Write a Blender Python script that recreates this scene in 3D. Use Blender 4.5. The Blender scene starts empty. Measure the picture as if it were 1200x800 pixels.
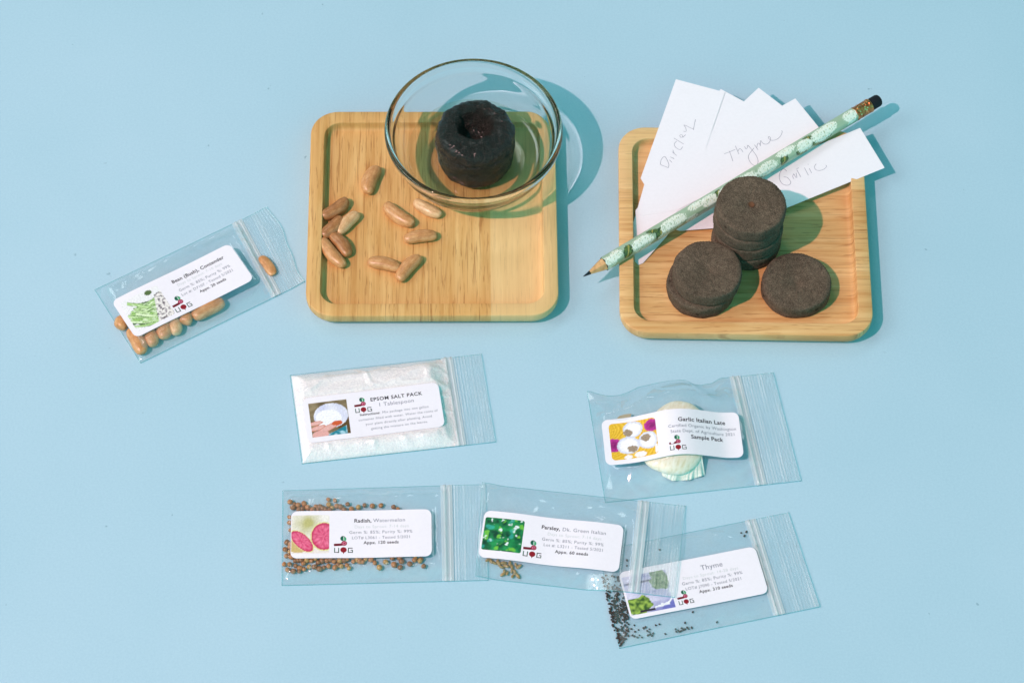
import bpy, math, random
from math import sin, cos, pi, radians, sqrt, exp, atan2, hypot
from mathutils import Vector, noise, Matrix

# ------------------------------------------------------------------ scene, camera, light
sc = bpy.context.scene
COL = sc.collection
S = 0.01                                    # everything is authored in millimetres; 1 unit = 100 mm
K = S / 0.001
ELEV, DIST, FPX, ROLL = radians(57.594), 1499.93, 3554.36, radians(-1.1518)
CAM = Vector((0, -DIST * cos(ELEV), DIST * sin(ELEV)))
FW = Vector((0, cos(ELEV), -sin(ELEV)))
RT = Vector((1, 0, 0)); UP = RT.cross(FW)
RR = RT * cos(ROLL) - UP * sin(ROLL)
UU = RT * sin(ROLL) + UP * cos(ROLL)
camd = bpy.data.cameras.new('camera'); cam = bpy.data.objects.new('camera', camd); COL.objects.link(cam)
camd.sensor_width = 36; camd.lens = FPX / 1200 * 36; camd.clip_start = 0.5; camd.clip_end = 500
M = Matrix((RR, UU, -FW)).transposed().to_4x4(); M.translation = CAM * S
cam.matrix_world = M
sc.camera = cam

def at(px, py, z=0.0):
    """pixel of the 1200x800 photograph -> point (mm) on the horizontal plane at height z"""
    d = FW * FPX + RR * (px - 600) + UU * (400 - py)
    return CAM + d * ((z - CAM.z) / d.z)

sc.render.engine = 'CYCLES'
sc.cycles.use_denoising = True
sc.cycles.max_bounces = 24; sc.cycles.transparent_max_bounces = 40
sc.cycles.transmission_bounces = 16; sc.cycles.glossy_bounces = 8; sc.cycles.diffuse_bounces = 4
sc.cycles.sample_clamp_indirect = 6.0
sc.cycles.caustics_reflective = True; sc.cycles.caustics_refractive = True; sc.cycles.blur_glossy = 0.3
sc.view_settings.view_transform = 'Standard'; sc.view_settings.look = 'None'
sc.view_settings.exposure = 0.0; sc.view_settings.gamma = 1.0

FILL = (0.125, 0.78, 0.79)      # added cyan fill from the front and sides, tints the shadows teal
DARK = (0.06, 0.16, 0.16)      # added dim region high at the back, shaped to deepen the shadows
KEY = (1.15, 0.64, 0.635)
w = bpy.data.worlds.new('World'); sc.world = w; w.use_nodes = True
nt = w.node_tree; nt.nodes.clear()
wo = nt.nodes.new('ShaderNodeOutputWorld'); bg = nt.nodes.new('ShaderNodeBackground')
tc = nt.nodes.new('ShaderNodeTexCoord'); sx = nt.nodes.new('ShaderNodeSeparateXYZ'); rp = nt.nodes.new('ShaderNodeValToRGB')
rp.color_ramp.elements[0].position = 0.45; rp.color_ramp.elements[0].color = (*FILL, 1)
rp.color_ramp.elements[1].position = 0.82; rp.color_ramp.elements[1].color = (*DARK, 1)
bd = nt.nodes.new('ShaderNodeVectorMath'); bd.operation = 'DOT_PRODUCT'; bd.inputs[1].default_value = (0, 0.54, 0.84)
nt.links.new(tc.outputs['Generated'], bd.inputs[0]); nt.links.new(bd.outputs['Value'], rp.inputs[0])
gd = nt.nodes.new('ShaderNodeVectorMath'); gd.operation = 'DOT_PRODUCT'; gd.inputs[1].default_value = tuple(Vector((-0.78, -0.1, 0.62)).normalized())
nt.links.new(tc.outputs['Generated'], gd.inputs[0])
gr_ = nt.nodes.new('ShaderNodeValToRGB'); gr_.color_ramp.elements[0].position = 0.955; gr_.color_ramp.elements[0].color = (0, 0, 0, 1)
gr_.color_ramp.elements[1].position = 0.985; gr_.color_ramp.elements[1].color = (4.0, 4.0, 4.0, 1)  # added soft white glow on the key side, for streaks on the glass
nt.links.new(gd.outputs['Value'], gr_.inputs[0])
gd2 = nt.nodes.new('ShaderNodeVectorMath'); gd2.operation = 'DOT_PRODUCT'; gd2.inputs[1].default_value = tuple(Vector((-0.30, 0.50, 0.80)).normalized())
nt.links.new(tc.outputs['Generated'], gd2.inputs[0])
gr2 = nt.nodes.new('ShaderNodeValToRGB'); gr2.color_ramp.elements[0].position = 0.984; gr2.color_ramp.elements[0].color = (0, 0, 0, 1)
gr2.color_ramp.elements[1].position = 0.995; gr2.color_ramp.elements[1].color = (4.0, 4.2, 4.2, 1)  # second added glow, high at the back, for glints on the film
nt.links.new(gd2.outputs['Value'], gr2.inputs[0])
ad0 = nt.nodes.new('ShaderNodeMixRGB'); ad0.blend_type = 'ADD'; ad0.inputs[0].default_value = 1.0
nt.links.new(rp.outputs[0], ad0.inputs[1]); nt.links.new(gr2.outputs[0], ad0.inputs[2])
ad = nt.nodes.new('ShaderNodeMixRGB'); ad.blend_type = 'ADD'; ad.inputs[0].default_value = 1.0
nt.links.new(ad0.outputs[0], ad.inputs[1]); nt.links.new(gr_.outputs[0], ad.inputs[2])
nt.links.new(ad.outputs[0], bg.inputs[0]); nt.links.new(bg.outputs[0], wo.inputs[0])

LDIR = Vector((-0.60, -0.40, 1.0)).normalized(); LD = 3200.0
ld = bpy.data.lights.new('key_lamp', 'AREA'); ld.shape = 'DISK'; ld.size = 55 * S
ld.energy = 77.0 * K * K ; ld.color = KEY
lo = bpy.data.objects.new('key_lamp', ld); COL.objects.link(lo)
lo.location = (LDIR * LD + Vector((0, 0, 0))) * S
lo.rotation_euler = (-LDIR).to_track_quat('-Z', 'Y').to_euler()
ld.cycles.is_caustics_light = True
w.cycles.is_caustics_light = False

# ------------------------------------------------------------------ helpers
def lin(r, g=None, b=None):
    if g is None: r, g, b = r
    f = lambda c: (c / 255 / 12.92) if c / 255 <= 0.04045 else ((c / 255 + 0.055) / 1.055) ** 2.4
    return (f(r), f(g), f(b), 1.0)
def clamp(x, a=0.0, b=1.0): return max(a, min(b, x))
def sm(x, a, b):
    t = clamp((x - a) / (b - a)); return t * t * (3 - 2 * t)
def mix(a, b, t): return tuple(a[i] * (1 - t) + b[i] * t for i in range(3))
def nz(x, y, z=0.0): return noise.noise(Vector((x, y, z)))

def obj(name, verts, faces, mat, parent=None, origin=(0, 0, 0), smooth=True, cols=None):
    """link ONE mesh object; verts in mm (world), stored relative to origin"""
    o3 = Vector(origin); me = bpy.data.meshes.new(name)
    me.from_pydata([tuple((Vector(v) - o3) * S) for v in verts], [], faces)
    me.materials.append(mat)
    if smooth:
        for p in me.polygons: p.use_smooth = True
    if cols:
        ca = me.color_attributes.new('paint', 'FLOAT_COLOR', 'POINT')
        for i, c in enumerate(cols): ca.data[i].color = (c[0], c[1], c[2], 1)
    me.validate(); me.update()
    o = bpy.data.objects.new(name, me); COL.objects.link(o)
    if parent: o.parent = parent
    else: o.location = o3 * S
    return o
def empty(name, origin):
    o = bpy.data.objects.new(name, None); COL.objects.link(o); o.location = Vector(origin) * S
    o.empty_display_size = 0.01
    return o
def tag(o, label, cat, group=None, kind=None):
    o['label'] = label
    if cat: o['category'] = cat
    if group: o['group'] = group
    if kind: o['kind'] = kind
    return o
def gridf(nu, nv, off=0, flip=False):
    f = []
    for i in range(nu - 1):
        for j in range(nv - 1):
            a = off + i * nv + j; q = (a, a + nv, a + nv + 1, a + 1)
            f.append(q[::-1] if flip else q)
    return f
def lathe(prof, n, cap0=False, cap1=False, jitter=None):
    v = []; f = []
    m = len(prof)
    for k in range(n):
        a = 2 * pi * k / n
        for i, (r, z) in enumerate(prof):
            rr, zz = (r, z) if jitter is None else jitter(a, i, r, z)
            v.append((rr * cos(a), rr * sin(a), zz))
    for k in range(n):
        k2 = (k + 1) % n
        for i in range(m - 1): f.append((k * m + i, k2 * m + i, k2 * m + i + 1, k * m + i + 1))
    if cap0: f.append(tuple(k * m for k in range(n))[::-1])
    if cap1: f.append(tuple(k * m + m - 1 for k in range(n)))
    return v, f
def tube(pts, r, n=8, close=True):
    v = []; f = []; P = [Vector(p) for p in pts]
    for i, p in enumerate(P):
        t = (P[min(i + 1, len(P) - 1)] - P[max(i - 1, 0)]).normalized()
        s = t.cross(Vector((0, 0, 1)))
        s = s.normalized() if s.length > 1e-6 else Vector((1, 0, 0)); u = s.cross(t)
        rr = r[i] if isinstance(r, (list, tuple)) else r
        for k in range(n):
            a = 2 * pi * k / n; v.append(p + (s * cos(a) + u * sin(a)) * rr)
    for i in range(len(P) - 1):
        for k in range(n):
            k2 = (k + 1) % n; f.append((i * n + k, i * n + k2, (i + 1) * n + k2, (i + 1) * n + k))
    f.append(tuple(range(n))[::-1]); f.append(tuple((len(P) - 1) * n + k for k in range(n)))
    return v, f

# ------------------------------------------------------------------ materials
class NT:
    def __init__(s, name):
        s.m = bpy.data.materials.new(name); s.m.use_nodes = True; s.t = s.m.node_tree; s.t.nodes.clear()
        s.out = s.t.nodes.new('ShaderNodeOutputMaterial')
    def n(s, typ, **kw):
        x = s.t.nodes.new('ShaderNode' + typ)
        for k, v in kw.items():
            if k.startswith('i_'): x.inputs[k[2:].replace('_', ' ')].default_value = v
            else: setattr(x, k, v)
        return x
    def l(s, a, b): s.t.links.new(a, b)
    def coord(s, scale=(1, 1, 1), rot=(0, 0, 0), loc=(0, 0, 0), kind='Object'):
        t = s.n('TexCoord'); m = s.n('Mapping'); m.inputs['Scale'].default_value = tuple(q / K for q in scale)
        m.inputs['Rotation'].default_value = rot; m.inputs['Location'].default_value = loc
        s.l(t.outputs[kind], m.inputs[0]); return m.outputs[0]
    def noise(s, co, scale, detail=4, rough=0.6, dist=0.0):
        x = s.n('TexNoise'); x.inputs['Scale'].default_value = scale; x.inputs['Detail'].default_value = detail
        x.inputs['Roughness'].default_value = rough; x.inputs['Distortion'].default_value = dist
        s.l(co, x.inputs['Vector']); return x.outputs['Fac']
    def ramp(s, fac, stops):
        r = s.n('ValToRGB'); e = r.color_ramp.elements
        while len(e) < len(stops): e.new(0.5)
        for i, (p, c) in enumerate(stops): e[i].position = p; e[i].color = c
        s.l(fac, r.inputs[0]); return r.outputs[0]
    def mixc(s, fac, a, b, mode='MIX'):
        x = s.n('MixRGB', blend_type=mode)
        for k, v in ((0, fac), (1, a), (2, b)):
            if hasattr(v, 'is_output'): s.l(v, x.inputs[k])
            else: x.inputs[k].default_value = v
        return x.outputs[0]
    def bump(s, h, strength, dist):
        b = s.n('Bump'); b.inputs['Strength'].default_value = strength; b.inputs['Distance'].default_value = dist * K
        s.l(h, b.inputs['Height']); return b.outputs[0]
    def bsdf(s, col, rough=0.5, normal=None, spec=0.5, metal=0.0, **kw):
        p = s.n('BsdfPrincipled')
        for k, v in (('Base Color', col), ('Roughness', rough), ('Specular IOR Level', spec), ('Metallic', metal)):
            if hasattr(v, 'is_output'): s.l(v, p.inputs[k])
            else: p.inputs[k].default_value = v
        if normal: s.l(normal, p.inputs['Normal'])
        for k, v in kw.items(): p.inputs[k.replace('_', ' ')].default_value = v
        s.l(p.outputs[0], s.out.inputs[0]); return p
W4 = (1, 1, 1, 1)

def m_paper():
    k = NT('blue_paper'); co = k.coord()
    big = k.noise(co, 5, 3); fine = k.noise(co, 900, 6, 0.7); spk = k.noise(co, 160, 2, 0.5)
    c = k.ramp(big, [(0.3, lin(167, 200, 217)), (0.7, lin(176, 205, 222))])
    c = k.mixc(0.15, c, k.ramp(fine, [(0.35, lin(140, 190, 212)), (0.65, lin(195, 230, 242))]))
    c = k.mixc(k.ramp(spk, [(0.215, (0.55, 0.55, 0.55, 1)), (0.25, (0, 0, 0, 1))]), c, lin(104, 142, 164))
    k.bsdf(c, 0.8, k.bump(fine, 0.25, 0.0004), 0.12); return k.m
def m_wood(name, rot, tones, seams):
    """seams: [(position across the grain in m, tone index shift)] staves glued side by side"""
    k = NT(name); co = k.coord(rot=(0, 0, rot))
    sep = k.n('SeparateXYZ'); k.l(co, sep.inputs[0])
    def stretched(sx_, sy_, off=0.0):
        m = k.n('Mapping'); m.inputs['Scale'].default_value = (sx_, sy_, 30); m.inputs['Location'].default_value = (off, off * 0.7, 0)
        k.l(co, m.inputs[0]); return m.outputs[0]
    g1 = k.noise(stretched(120, 6), 1.0, 5, 0.6, 1.4)
    g2 = k.noise(stretched(420, 14, 3.0), 1.0, 4, 0.65, 0.6)
    pores = k.noise(stretched(820, 24, 7.0), 1.0, 3, 0.6, 0.25)
    blot = k.noise(stretched(26, 14, 1.3), 1.0, 3, 0.5, 0.8)
    c = k.ramp(g1, [(0.28, lin(tones[0])), (0.5, lin(tones[1])), (0.72, lin(tones[2]))])
    c = k.mixc(0.45, c, k.ramp(g2, [(0.32, lin(tones[0])), (0.66, lin(tones[2]))]))
    c = k.mixc(k.ramp(blot, [(0.45, (0, 0, 0, 1)), (0.8, (0.7, 0.7, 0.7, 1))]), c, lin(tones[3]))
    pm = k.ramp(pores, [(0.33, (0.8, 0.8, 0.8, 1)), (0.43, (0, 0, 0, 1))])
    p2 = k.noise(stretched(980, 60, 11.0), 1.0, 3, 0.6, 0.3)
    c = k.mixc(k.ramp(p2, [(0.33, (0.6,) * 3 + (1,)), (0.42, (0, 0, 0, 1))]), c, lin(tones[4]))
    pz = k.noise(stretched(40, 9, 5.0), 1.0, 2, 0.5, 0.5)
    pm = k.mixc(1.0, pm, k.ramp(pz, [(0.38, (0.35,) * 3 + (1,)), (0.62, W4)]), 'MULTIPLY')
    c = k.mixc(pm, c, lin(tones[4]))
    for pos, amt, colr in seams:
        gt = k.n('Math', operation='GREATER_THAN'); k.l(sep.outputs['X'], gt.inputs[0]); gt.inputs[1].default_value = pos
        mu = k.n('Math', operation='MULTIPLY'); k.l(gt.outputs[0], mu.inputs[0]); mu.inputs[1].default_value = amt
        c = k.mixc(mu.outputs[0], c, lin(colr))
    k.bsdf(c, 0.42, k.bump(k.mixc(0.5, g2, pores), 0.12, 0.0006), 0.35); return k.m
def m_plain(name, col, rough=0.5, spec=0.5, metal=0.0, **kw):
    k = NT(name); co = k.coord(); f = k.noise(co, 700, 3)
    c = k.mixc(k.ramp(f, [(0.3, (0.05,) * 3 + (1,)), (0.7, (0, 0, 0, 1))]), col, (0.4 * col[0], 0.4 * col[1], 0.4 * col[2], 1))
    k.bsdf(c, rough, None, spec, metal, **kw); return k.m
def m_paint(name, rough=0.6, spec=0.3, **kw):
    k = NT(name); a = k.n('VertexColor', layer_name='paint'); k.bsdf(a.outputs[0], rough, None, spec, **kw); return k.m
def m_film(name, tint, haze, rough=0.07, refl=1.0, smear=0.0, striped=False):
    k = NT(name)
    tr = k.n('BsdfTransparent'); tr.inputs[0].default_value = tint
    df = k.n('BsdfDiffuse'); df.inputs[0].default_value = (0.9, 0.93, 0.95, 1)
    gl = k.n('BsdfGlossy'); gl.inputs[0].default_value = W4; gl.inputs['Roughness'].default_value = rough
    lw = k.n('LayerWeight'); pw = k.n('Math', operation='POWER'); k.l(lw.outputs['Facing'], pw.inputs[0]); pw.inputs[1].default_value = 4
    ma = k.n('Math', operation='MULTIPLY_ADD'); k.l(pw.outputs[0], ma.inputs[0]); ma.inputs[1].default_value = 0.8 * refl; ma.inputs[2].default_value = 0.045 * refl
    m1 = k.n('MixShader'); m1.inputs[0].default_value = haze; k.l(tr.outputs[0], m1.inputs[1]); k.l(df.outputs[0], m1.inputs[2])
    if striped:                                        # moulded ribs scatter more than the grooves
        a = k.n('VertexColor', layer_name='paint'); k.l(a.outputs[0], m1.inputs[0])
    elif smear:                                        # scuffs in the plastic
        f = k.noise(k.coord(), 28, 5, 0.65, 1.2)
        k.l(k.ramp(f, [(0.45, (haze,) * 3 + (1,)), (0.75, (haze + smear,) * 3 + (1,))]), m1.inputs[0])
    m2 = k.n('MixShader'); k.l(ma.outputs[0], m2.inputs[0]); k.l(m1.outputs[0], m2.inputs[1]); k.l(gl.outputs[0], m2.inputs[2])
    k.l(m2.outputs[0], k.out.inputs[0]); return k.m
def m_pellet(name, dark, mid, light, wet=False):
    k = NT(name); co = k.coord()
    a = k.noise(co, 420, 6, 0.75); b = k.noise(co, 2100, 3, 0.6); big = k.noise(co, 90, 3)
    c = k.ramp(a, [(0.3, lin(dark)), (0.55, lin(mid)), (0.8, lin(light))])
    c = k.mixc(0.42, c, k.ramp(b, [(0.38, lin(dark)), (0.66, lin(light))]))
    c = k.mixc(k.ramp(big, [(0.4, (0, 0, 0, 1)), (0.75, (0.35,) * 3 + (1,))]), c, lin(dark))
    vo = k.n('TexVoronoi'); vo.inputs['Scale'].default_value = 800; k.l(co, vo.inputs['Vector'])
    c = k.mixc(k.ramp(vo.outputs['Distance'], [(0.10, (0.5,) * 3 + (1,)), (0.16, (0, 0, 0, 1))]), c, lin(light))
    v2 = k.n('TexVoronoi'); v2.inputs['Scale'].default_value = 95; k.l(co, v2.inputs['Vector'])
    c = k.mixc(k.ramp(v2.outputs['Distance'], [(0.07, (0.85,) * 3 + (1,)), (0.12, (0, 0, 0, 1))]), c, lin(dark))
    h = k.mixc(0.5, a, b)
    k.bsdf(c, 0.24 if wet else 0.85, k.bump(h, 1.0 if wet else 0.8, 0.0022 if wet else 0.0013), 0.35 if wet else 0.2, **(dict(Coat_Weight=0.25, Coat_Roughness=0.2) if wet else {})); return k.m
def m_bean(name, c0, c1, c2):
    k = NT(name); co = k.coord(scale=(1, 2.2, 2.2)); a = k.noise(co, 260, 5, 0.65); b = k.noise(co, 1300, 3)
    c = k.ramp(a, [(0.3, lin(c0)), (0.52, lin(c1)), (0.75, lin(c2))])
    c = k.mixc(k.ramp(b, [(0.36, (0.45,) * 3 + (1,)), (0.46, (0, 0, 0, 1))]), c, lin(c0))
    k.bsdf(c, 0.33, None, 0.5); return k.m
def m_glass():
    k = NT('clear_glass'); g = k.n('BsdfGlass'); g.inputs['Color'].default_value = (0.985, 0.995, 0.99, 1)
    g.inputs['Roughness'].default_value = 0; g.inputs['IOR'].default_value = 1.47; k.l(g.outputs[0], k.out.inputs[0]); return k.m
def m_water():
    k = NT('clear_water'); g = k.n('BsdfGlass'); g.inputs['Color'].default_value = (0.97, 0.97, 0.93, 1)
    g.inputs['Roughness'].default_value = 0; g.inputs['IOR'].default_value = 1.33; k.l(g.outputs[0], k.out.inputs[0]); return k.m
def m_salt():
    k = NT('white_salt_grains'); co = k.coord(); vo = k.n('TexVoronoi'); vo.inputs['Scale'].default_value = 1250; k.l(co, vo.inputs['Vector'])
    c = k.mixc(k.ramp(vo.outputs['Color'], [(0.15, (0, 0, 0, 1)), (0.85, (1,) * 3 + (1,))]), lin(255, 245, 245), lin(239, 230, 233))
    c = k.mixc(k.ramp(k.noise(co, 60, 4, 0.7), [(0.45, (0, 0, 0, 1)), (0.75, (0.18,) * 3 + (1,))]), c, lin(216, 219, 227))
    k.bsdf(c, 0.25, k.bump(vo.outputs['Distance'], 0.35, 0.0005), 0.5, Subsurface_Weight=0.3, Subsurface_Radius=(0.3, 0.35, 0.4), Subsurface_Scale=0.01); return k.m

PAPER = m_paper()
CARD = m_plain('white_card', lin(243, 239, 246), 0.6, 0.2)
LABEL = m_plain('white_label_paper', lin(243, 238, 247), 0.45, 0.3)
INK = m_plain('black_print', lin(38, 36, 48), 0.6, 0.2)
INKG = m_plain('grey_print', lin(122, 122, 142), 0.6, 0.2)
INKF = m_plain('faint_print', lin(203, 206, 210), 0.6, 0.2)
PENINK = m_plain('grey_pencil_stroke', lin(176, 172, 188), 0.6, 0.2)
PRINT = m_paint('printed_picture', 0.45, 0.3)
FILM = m_film('clear_film', (0.975, 0.991, 0.992, 1), 0.02, 0.09, 1.1, 0.12)
LIPF = m_film('ribbed_lip_film', (0.95, 0.983, 0.986, 1), 0.15, 0.10, striped=True)
ZIPF = m_film('zip_film', (0.95, 0.98, 0.985, 1), 0.40, 0.12)
EDGEF = m_film('seam_film', (0.66, 0.90, 0.91, 1), 0.08, 0.15)  # weld seam; its teal tint also paints the shade line along bag edges
GLASS = m_glass(); WATER = m_water(); SALT = m_salt()
PELLET = m_pellet('dry_peat', (58, 47, 38), (100, 85, 71), (153, 132, 113))
WETPEAT = m_pellet('wet_peat', (7, 4, 3), (27, 22, 18), (76, 67, 58), True)
SEEDR = m_bean('radish_seed_coat', (140, 86, 48), (182, 122, 72), (206, 152, 98))
SEEDR2 = m_bean('radish_seed_coat_dark', (110, 68, 42), (152, 102, 62), (184, 132, 86))
SEEDR3 = m_bean('radish_seed_coat_yellow', (150, 110, 60), (190, 148, 84), (212, 174, 112))
SEEDP = m_bean('parsley_seed_coat', (120, 100, 62), (164, 138, 92), (198, 172, 122))
SEEDT = m_plain('thyme_seed_coat', lin(62, 50, 44), 0.6, 0.3)

# ------------------------------------------------------------------ the surface
tag(obj('table_surface', [(-1500, -1500, 0), (1500, -1500, 0), (1500, 1500, 0), (-1500, 1500, 0)], [(0, 1, 2, 3)], PAPER, smooth=False),
    'pale blue paper surface under everything', None, kind='structure')

# ------------------------------------------------------------------ wooden trays
def rrect(half, r, z, n=10):
    out = []
    for cx, cy, a0 in ((1, 1, 0), (-1, 1, pi / 2), (-1, -1, pi), (1, -1, 3 * pi / 2)):
        for i in range(n + 1):
            a = a0 + pi / 2 * i / n
            out.append((cx * (half - r) + r * cos(a), cy * (half - r) + r * sin(a), z))
    return out
FLOOR = 4.8; RIM = 10.0
def tray(center, ang, mat, label):
    H = 62.6; R = 14.0
    loops = []
    for inset, z in ((6.0, 0), (3.6, 0.5), (1.9, 1.6), (0.8, 3.2), (0.15, 5.2), (0, 6.6), (0, 9.4), (0.14, 9.8), (0.5, 10),
                     (6.75, 10), (6.98, 9.94), (7.1, 9.7), (7.22, 8.4), (7.45, 6.6), (7.8, 5.6), (8.6, 4.95), (10.0, 4.8)):
        loops.append(rrect(H - inset, max(5.0, R - inset * 0.75), z))
    m = len(loops[0]); v = [p for l in loops for p in l]; f = []
    for i in range(len(loops) - 1):
        for k in range(m): f.append((i * m + k, i * m + (k + 1) % m, (i + 1) * m + (k + 1) % m, (i + 1) * m + k))
    f.append(tuple(range(m))[::-1]); f.append(tuple((len(loops) - 1) * m + k for k in range(m)))
    o = obj('wooden_tray', v, f, mat); o.location = (center.x * S, center.y * S, 0); o.rotation_euler = (0, 0, ang)
    return tag(o, label, 'tray')
WOODL = m_wood('light_wood_upright_grain', 0.0,
               ((190, 134, 72), (218, 170, 104), (234, 194, 132), (206, 148, 80), (156, 98, 48)),
               [(0.029, 0.55, (236, 203, 148))])
WOODR = m_wood('light_wood_level_grain', radians(-91.0),
               ((196, 136, 78), (224, 178, 116), (239, 203, 148), (198, 130, 72), (164, 104, 54)),
               [(0.0245, 0.5, (240, 206, 150))])
tc1 = at(507, 247.5, RIM); tc2 = at(871.3, 268.5, RIM)
tray(tc1, radians(1.56), WOODL, 'square wooden tray with upright grain under the glass bowl and loose beans')
A2 = radians(0.25)
tray(tc2, A2, WOODR, 'square wooden tray with level grain under the white markers and dark pellets')

# ------------------------------------------------------------------ glass bowl, water, soaked pellet
rimc = at(555, 151.2, 35.6); BX, BY = rimc.x, rimc.y
outer = [(0, 0), (15, 0), (21.5, 0.1), (24.8, 0.6), (27.4, 1.8), (31.0, 4.9), (34.6, 9.6), (37.5, 14.6), (39.2, 19.0), (39.8, 22.0), (40.5, 22.8), (41.3, 23.8), (41.9, 25.6), (42.25, 27.2), (42.25, 28.3)]
inner = [(41.7, 29.2), (40.7, 29.5), (39.8, 29.1), (39.3, 28.0), (39.2, 26.3), (38.9, 24.4), (37.7, 21.2), (35.7, 16.0), (32.5, 10.8), (28.9, 6.7), (25.8, 4.4), (22.4, 3.1), (15, 2.7), (0, 2.7)]
def smoothprof(p, n=3):
    out = []
    for i in range(len(p) - 1):
        p0 = p[max(i - 1, 0)]; p1 = p[i]; p2 = p[i + 1]; p3 = p[min(i + 2, len(p) - 1)]
        for k in range(n):
            t = k / n
            out.append(tuple(0.5 * ((2 * p1[c]) + (-p0[c] + p2[c]) * t + (2 * p0[c] - 5 * p1[c] + 4 * p2[c] - p3[c]) * t * t + (-p0[c] + 3 * p1[c] - 3 * p2[c] + p3[c]) * t ** 3) for c in (0, 1)))
    out.append(p[-1]); return [(max(0.0, a), b) for a, b in out]
prof = smoothprof(outer + inner)
prof = [(max(r * 1.061, 0.02), z * 1.061) for r, z in prof]
v, f = lathe(prof, 160, cap0=True, cap1=True, jitter=lambda a, i, r, z: (r + 0.10 * nz(cos(a) * 2.2, sin(a) * 2.2, z * 0.13) * sm(r, 22, 34) * (1 - sm(z, 22, 27)), z))
bowl = obj('glass_bowl', v, f, GLASS)
bowl.data.materials.append(m_film('flat_glass_base', (0.975, 0.985, 0.98, 1), 0.0, 0.0, 1.0))
for p_ in bowl.data.polygons:
    c_ = p_.center / S
    if hypot(c_.x, c_.y) < 24.5 and c_.z < 5: p_.material_index = 1; bowl.location = (BX * S, BY * S, (FLOOR + 0.05) * S)
tag(bowl, 'small round clear glass bowl standing on the left wooden tray', 'bowl')
bowl.cycles.is_caustics_caster = True
# water: its outer face sits a hair inside the glass
WL = 9.5
wp = [(0.02, WL), (20, WL), (31, WL), (33.0, WL + 0.08), (33.6, WL + 0.35), (34.0, WL + 0.9)]
v, f = lathe(wp, 128, True, False)
wat = obj('bowl_water', v, f, m_film('water_surface', (0.93, 0.935, 0.87, 1), 0.0, 0.0, 1.4)); wat.location = (BX * S, BY * S, (FLOOR + 0.05) * S)
tag(wat, 'shallow clear water around the soaked pellet in the glass bowl', 'water')
random.seed(4)
def soakjit(a, i, r, z):
    d = 0.8 * nz(cos(a) * 3, sin(a) * 3, z * 0.22) + 0.35 * nz(cos(a) * 9, sin(a) * 9, z * 0.6) + 0.22 * nz(cos(a) * 26, sin(a) * 26, z * 1.7)
    rr = max(0.01, r + d * min(1, r / 6)); zz = z
    if z > 14: zz = z + 0.9 * nz(cos(a) * r * 0.16, sin(a) * r * 0.16, 3) + 0.8 * nz(cos(a) * r * 0.4, sin(a) * r * 0.4, 8) + 0.45 * nz(cos(a) * r * 1.1, sin(a) * r * 1.1, 5)
    return rr, zz
sp = smoothprof([(0.05, 0), (10, 0), (16.3, 0.1), (17.4, 1.0), (17.9, 4), (18.4, 9), (18.8, 14), (18.9, 16.6), (18.3, 17.8), (18.5, 19.0), (17.9, 21.6), (16.4, 23.4), (14.2, 24.4), (11.4, 24.6), (9.2, 23.8), (7.7, 21.6), (6.8, 18.4), (5.4, 14.8), (3.0, 13.2), (0.05, 12.8)], 4)
v, f = lathe(sp, 140, True, True, soakjit)
# the hole leans towards the back
v = [(x * 1.07, 1.07 * (y + (2.6 * sm(z, 14, 21) * sm(15.0 - hypot(x, y), 0, 7))), z * 1.09) for x, y, z in v]
soak = obj('soaked_pellet', v, f, WETPEAT); soak.location = ((BX + 0.8) * S, (BY + 1.6) * S, (FLOOR + 3.3) * S)
tag(soak, 'wet black swollen peat pellet with a hollow top standing in the glass bowl', 'peat pellet')

# ------------------------------------------------------------------ dry pellets
def pellet_mesh(seed):
    R = 17.1; T = 8.3
    prof = [(0.05, 0), (R - 0.7, 0), (R - 0.15, 0.4), (R, 1.4), (R + 0.1, 2.6), (R - 0.05, 4.1), (R + 0.1, 5.6), (R + 0.05, 7.2), (R - 0.15, 7.9), (R - 0.6, T), (R - 2.4, T + 0.02), (R - 4, T - 0.05),
            (R - 6, T - 0.12), (R - 8, T - 0.2), (R - 10, T - 0.32), (6, T - 0.5), (4.4, T - 0.7), (3, T - 1.0), (1.8, T - 1.35), (0.9, T - 1.6), (0.05, T - 1.7)]
    def jit(a, i, r, z):
        x, y = cos(a), sin(a)
        fine = 0.11 * (1 if int(a / (2 * pi) * 144 + 0.5) % 2 else -1) if r > R - 1.5 and 0.4 < z < T - 0.2 else 0
        rr = r + (0.55 * nz(x * 2 + seed * 7, y * 2, z * 0.1) + 0.2 * nz(x * 5, y * 5 + seed, z * 0.4) + 0.12 * nz(x * 11, y * 11 + seed, z)) * min(1, r / 10) + fine
        zz = z
        if z > 6:
            zz += 0.28 * nz(x * r * 0.13 + seed * 5, y * r * 0.13, 1) + 0.16 * nz(x * r * 0.55, y * r * 0.55, seed) + 0.2 * min(1, r / 9) * (1 - min(1, max(0, r - 10) / 7)) * nz(x * 7, y * 7, seed * 3)
        return max(0.02, rr), zz
    return lathe(prof, 144, True, True, jit)
pm = []
for s_ in (1, 2, 3):
    v, f = pellet_mesh(s_); o = obj('peat_pellet', v, f, PELLET); pm.append(o)
TH = 8.2
cs = at(880.5, 238.8, FLOOR + 33.5); c2p = at(829.3, 315, FLOOR + 16.7); c3p = at(933.5, 329.5, FLOOR + 8.3)
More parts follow.
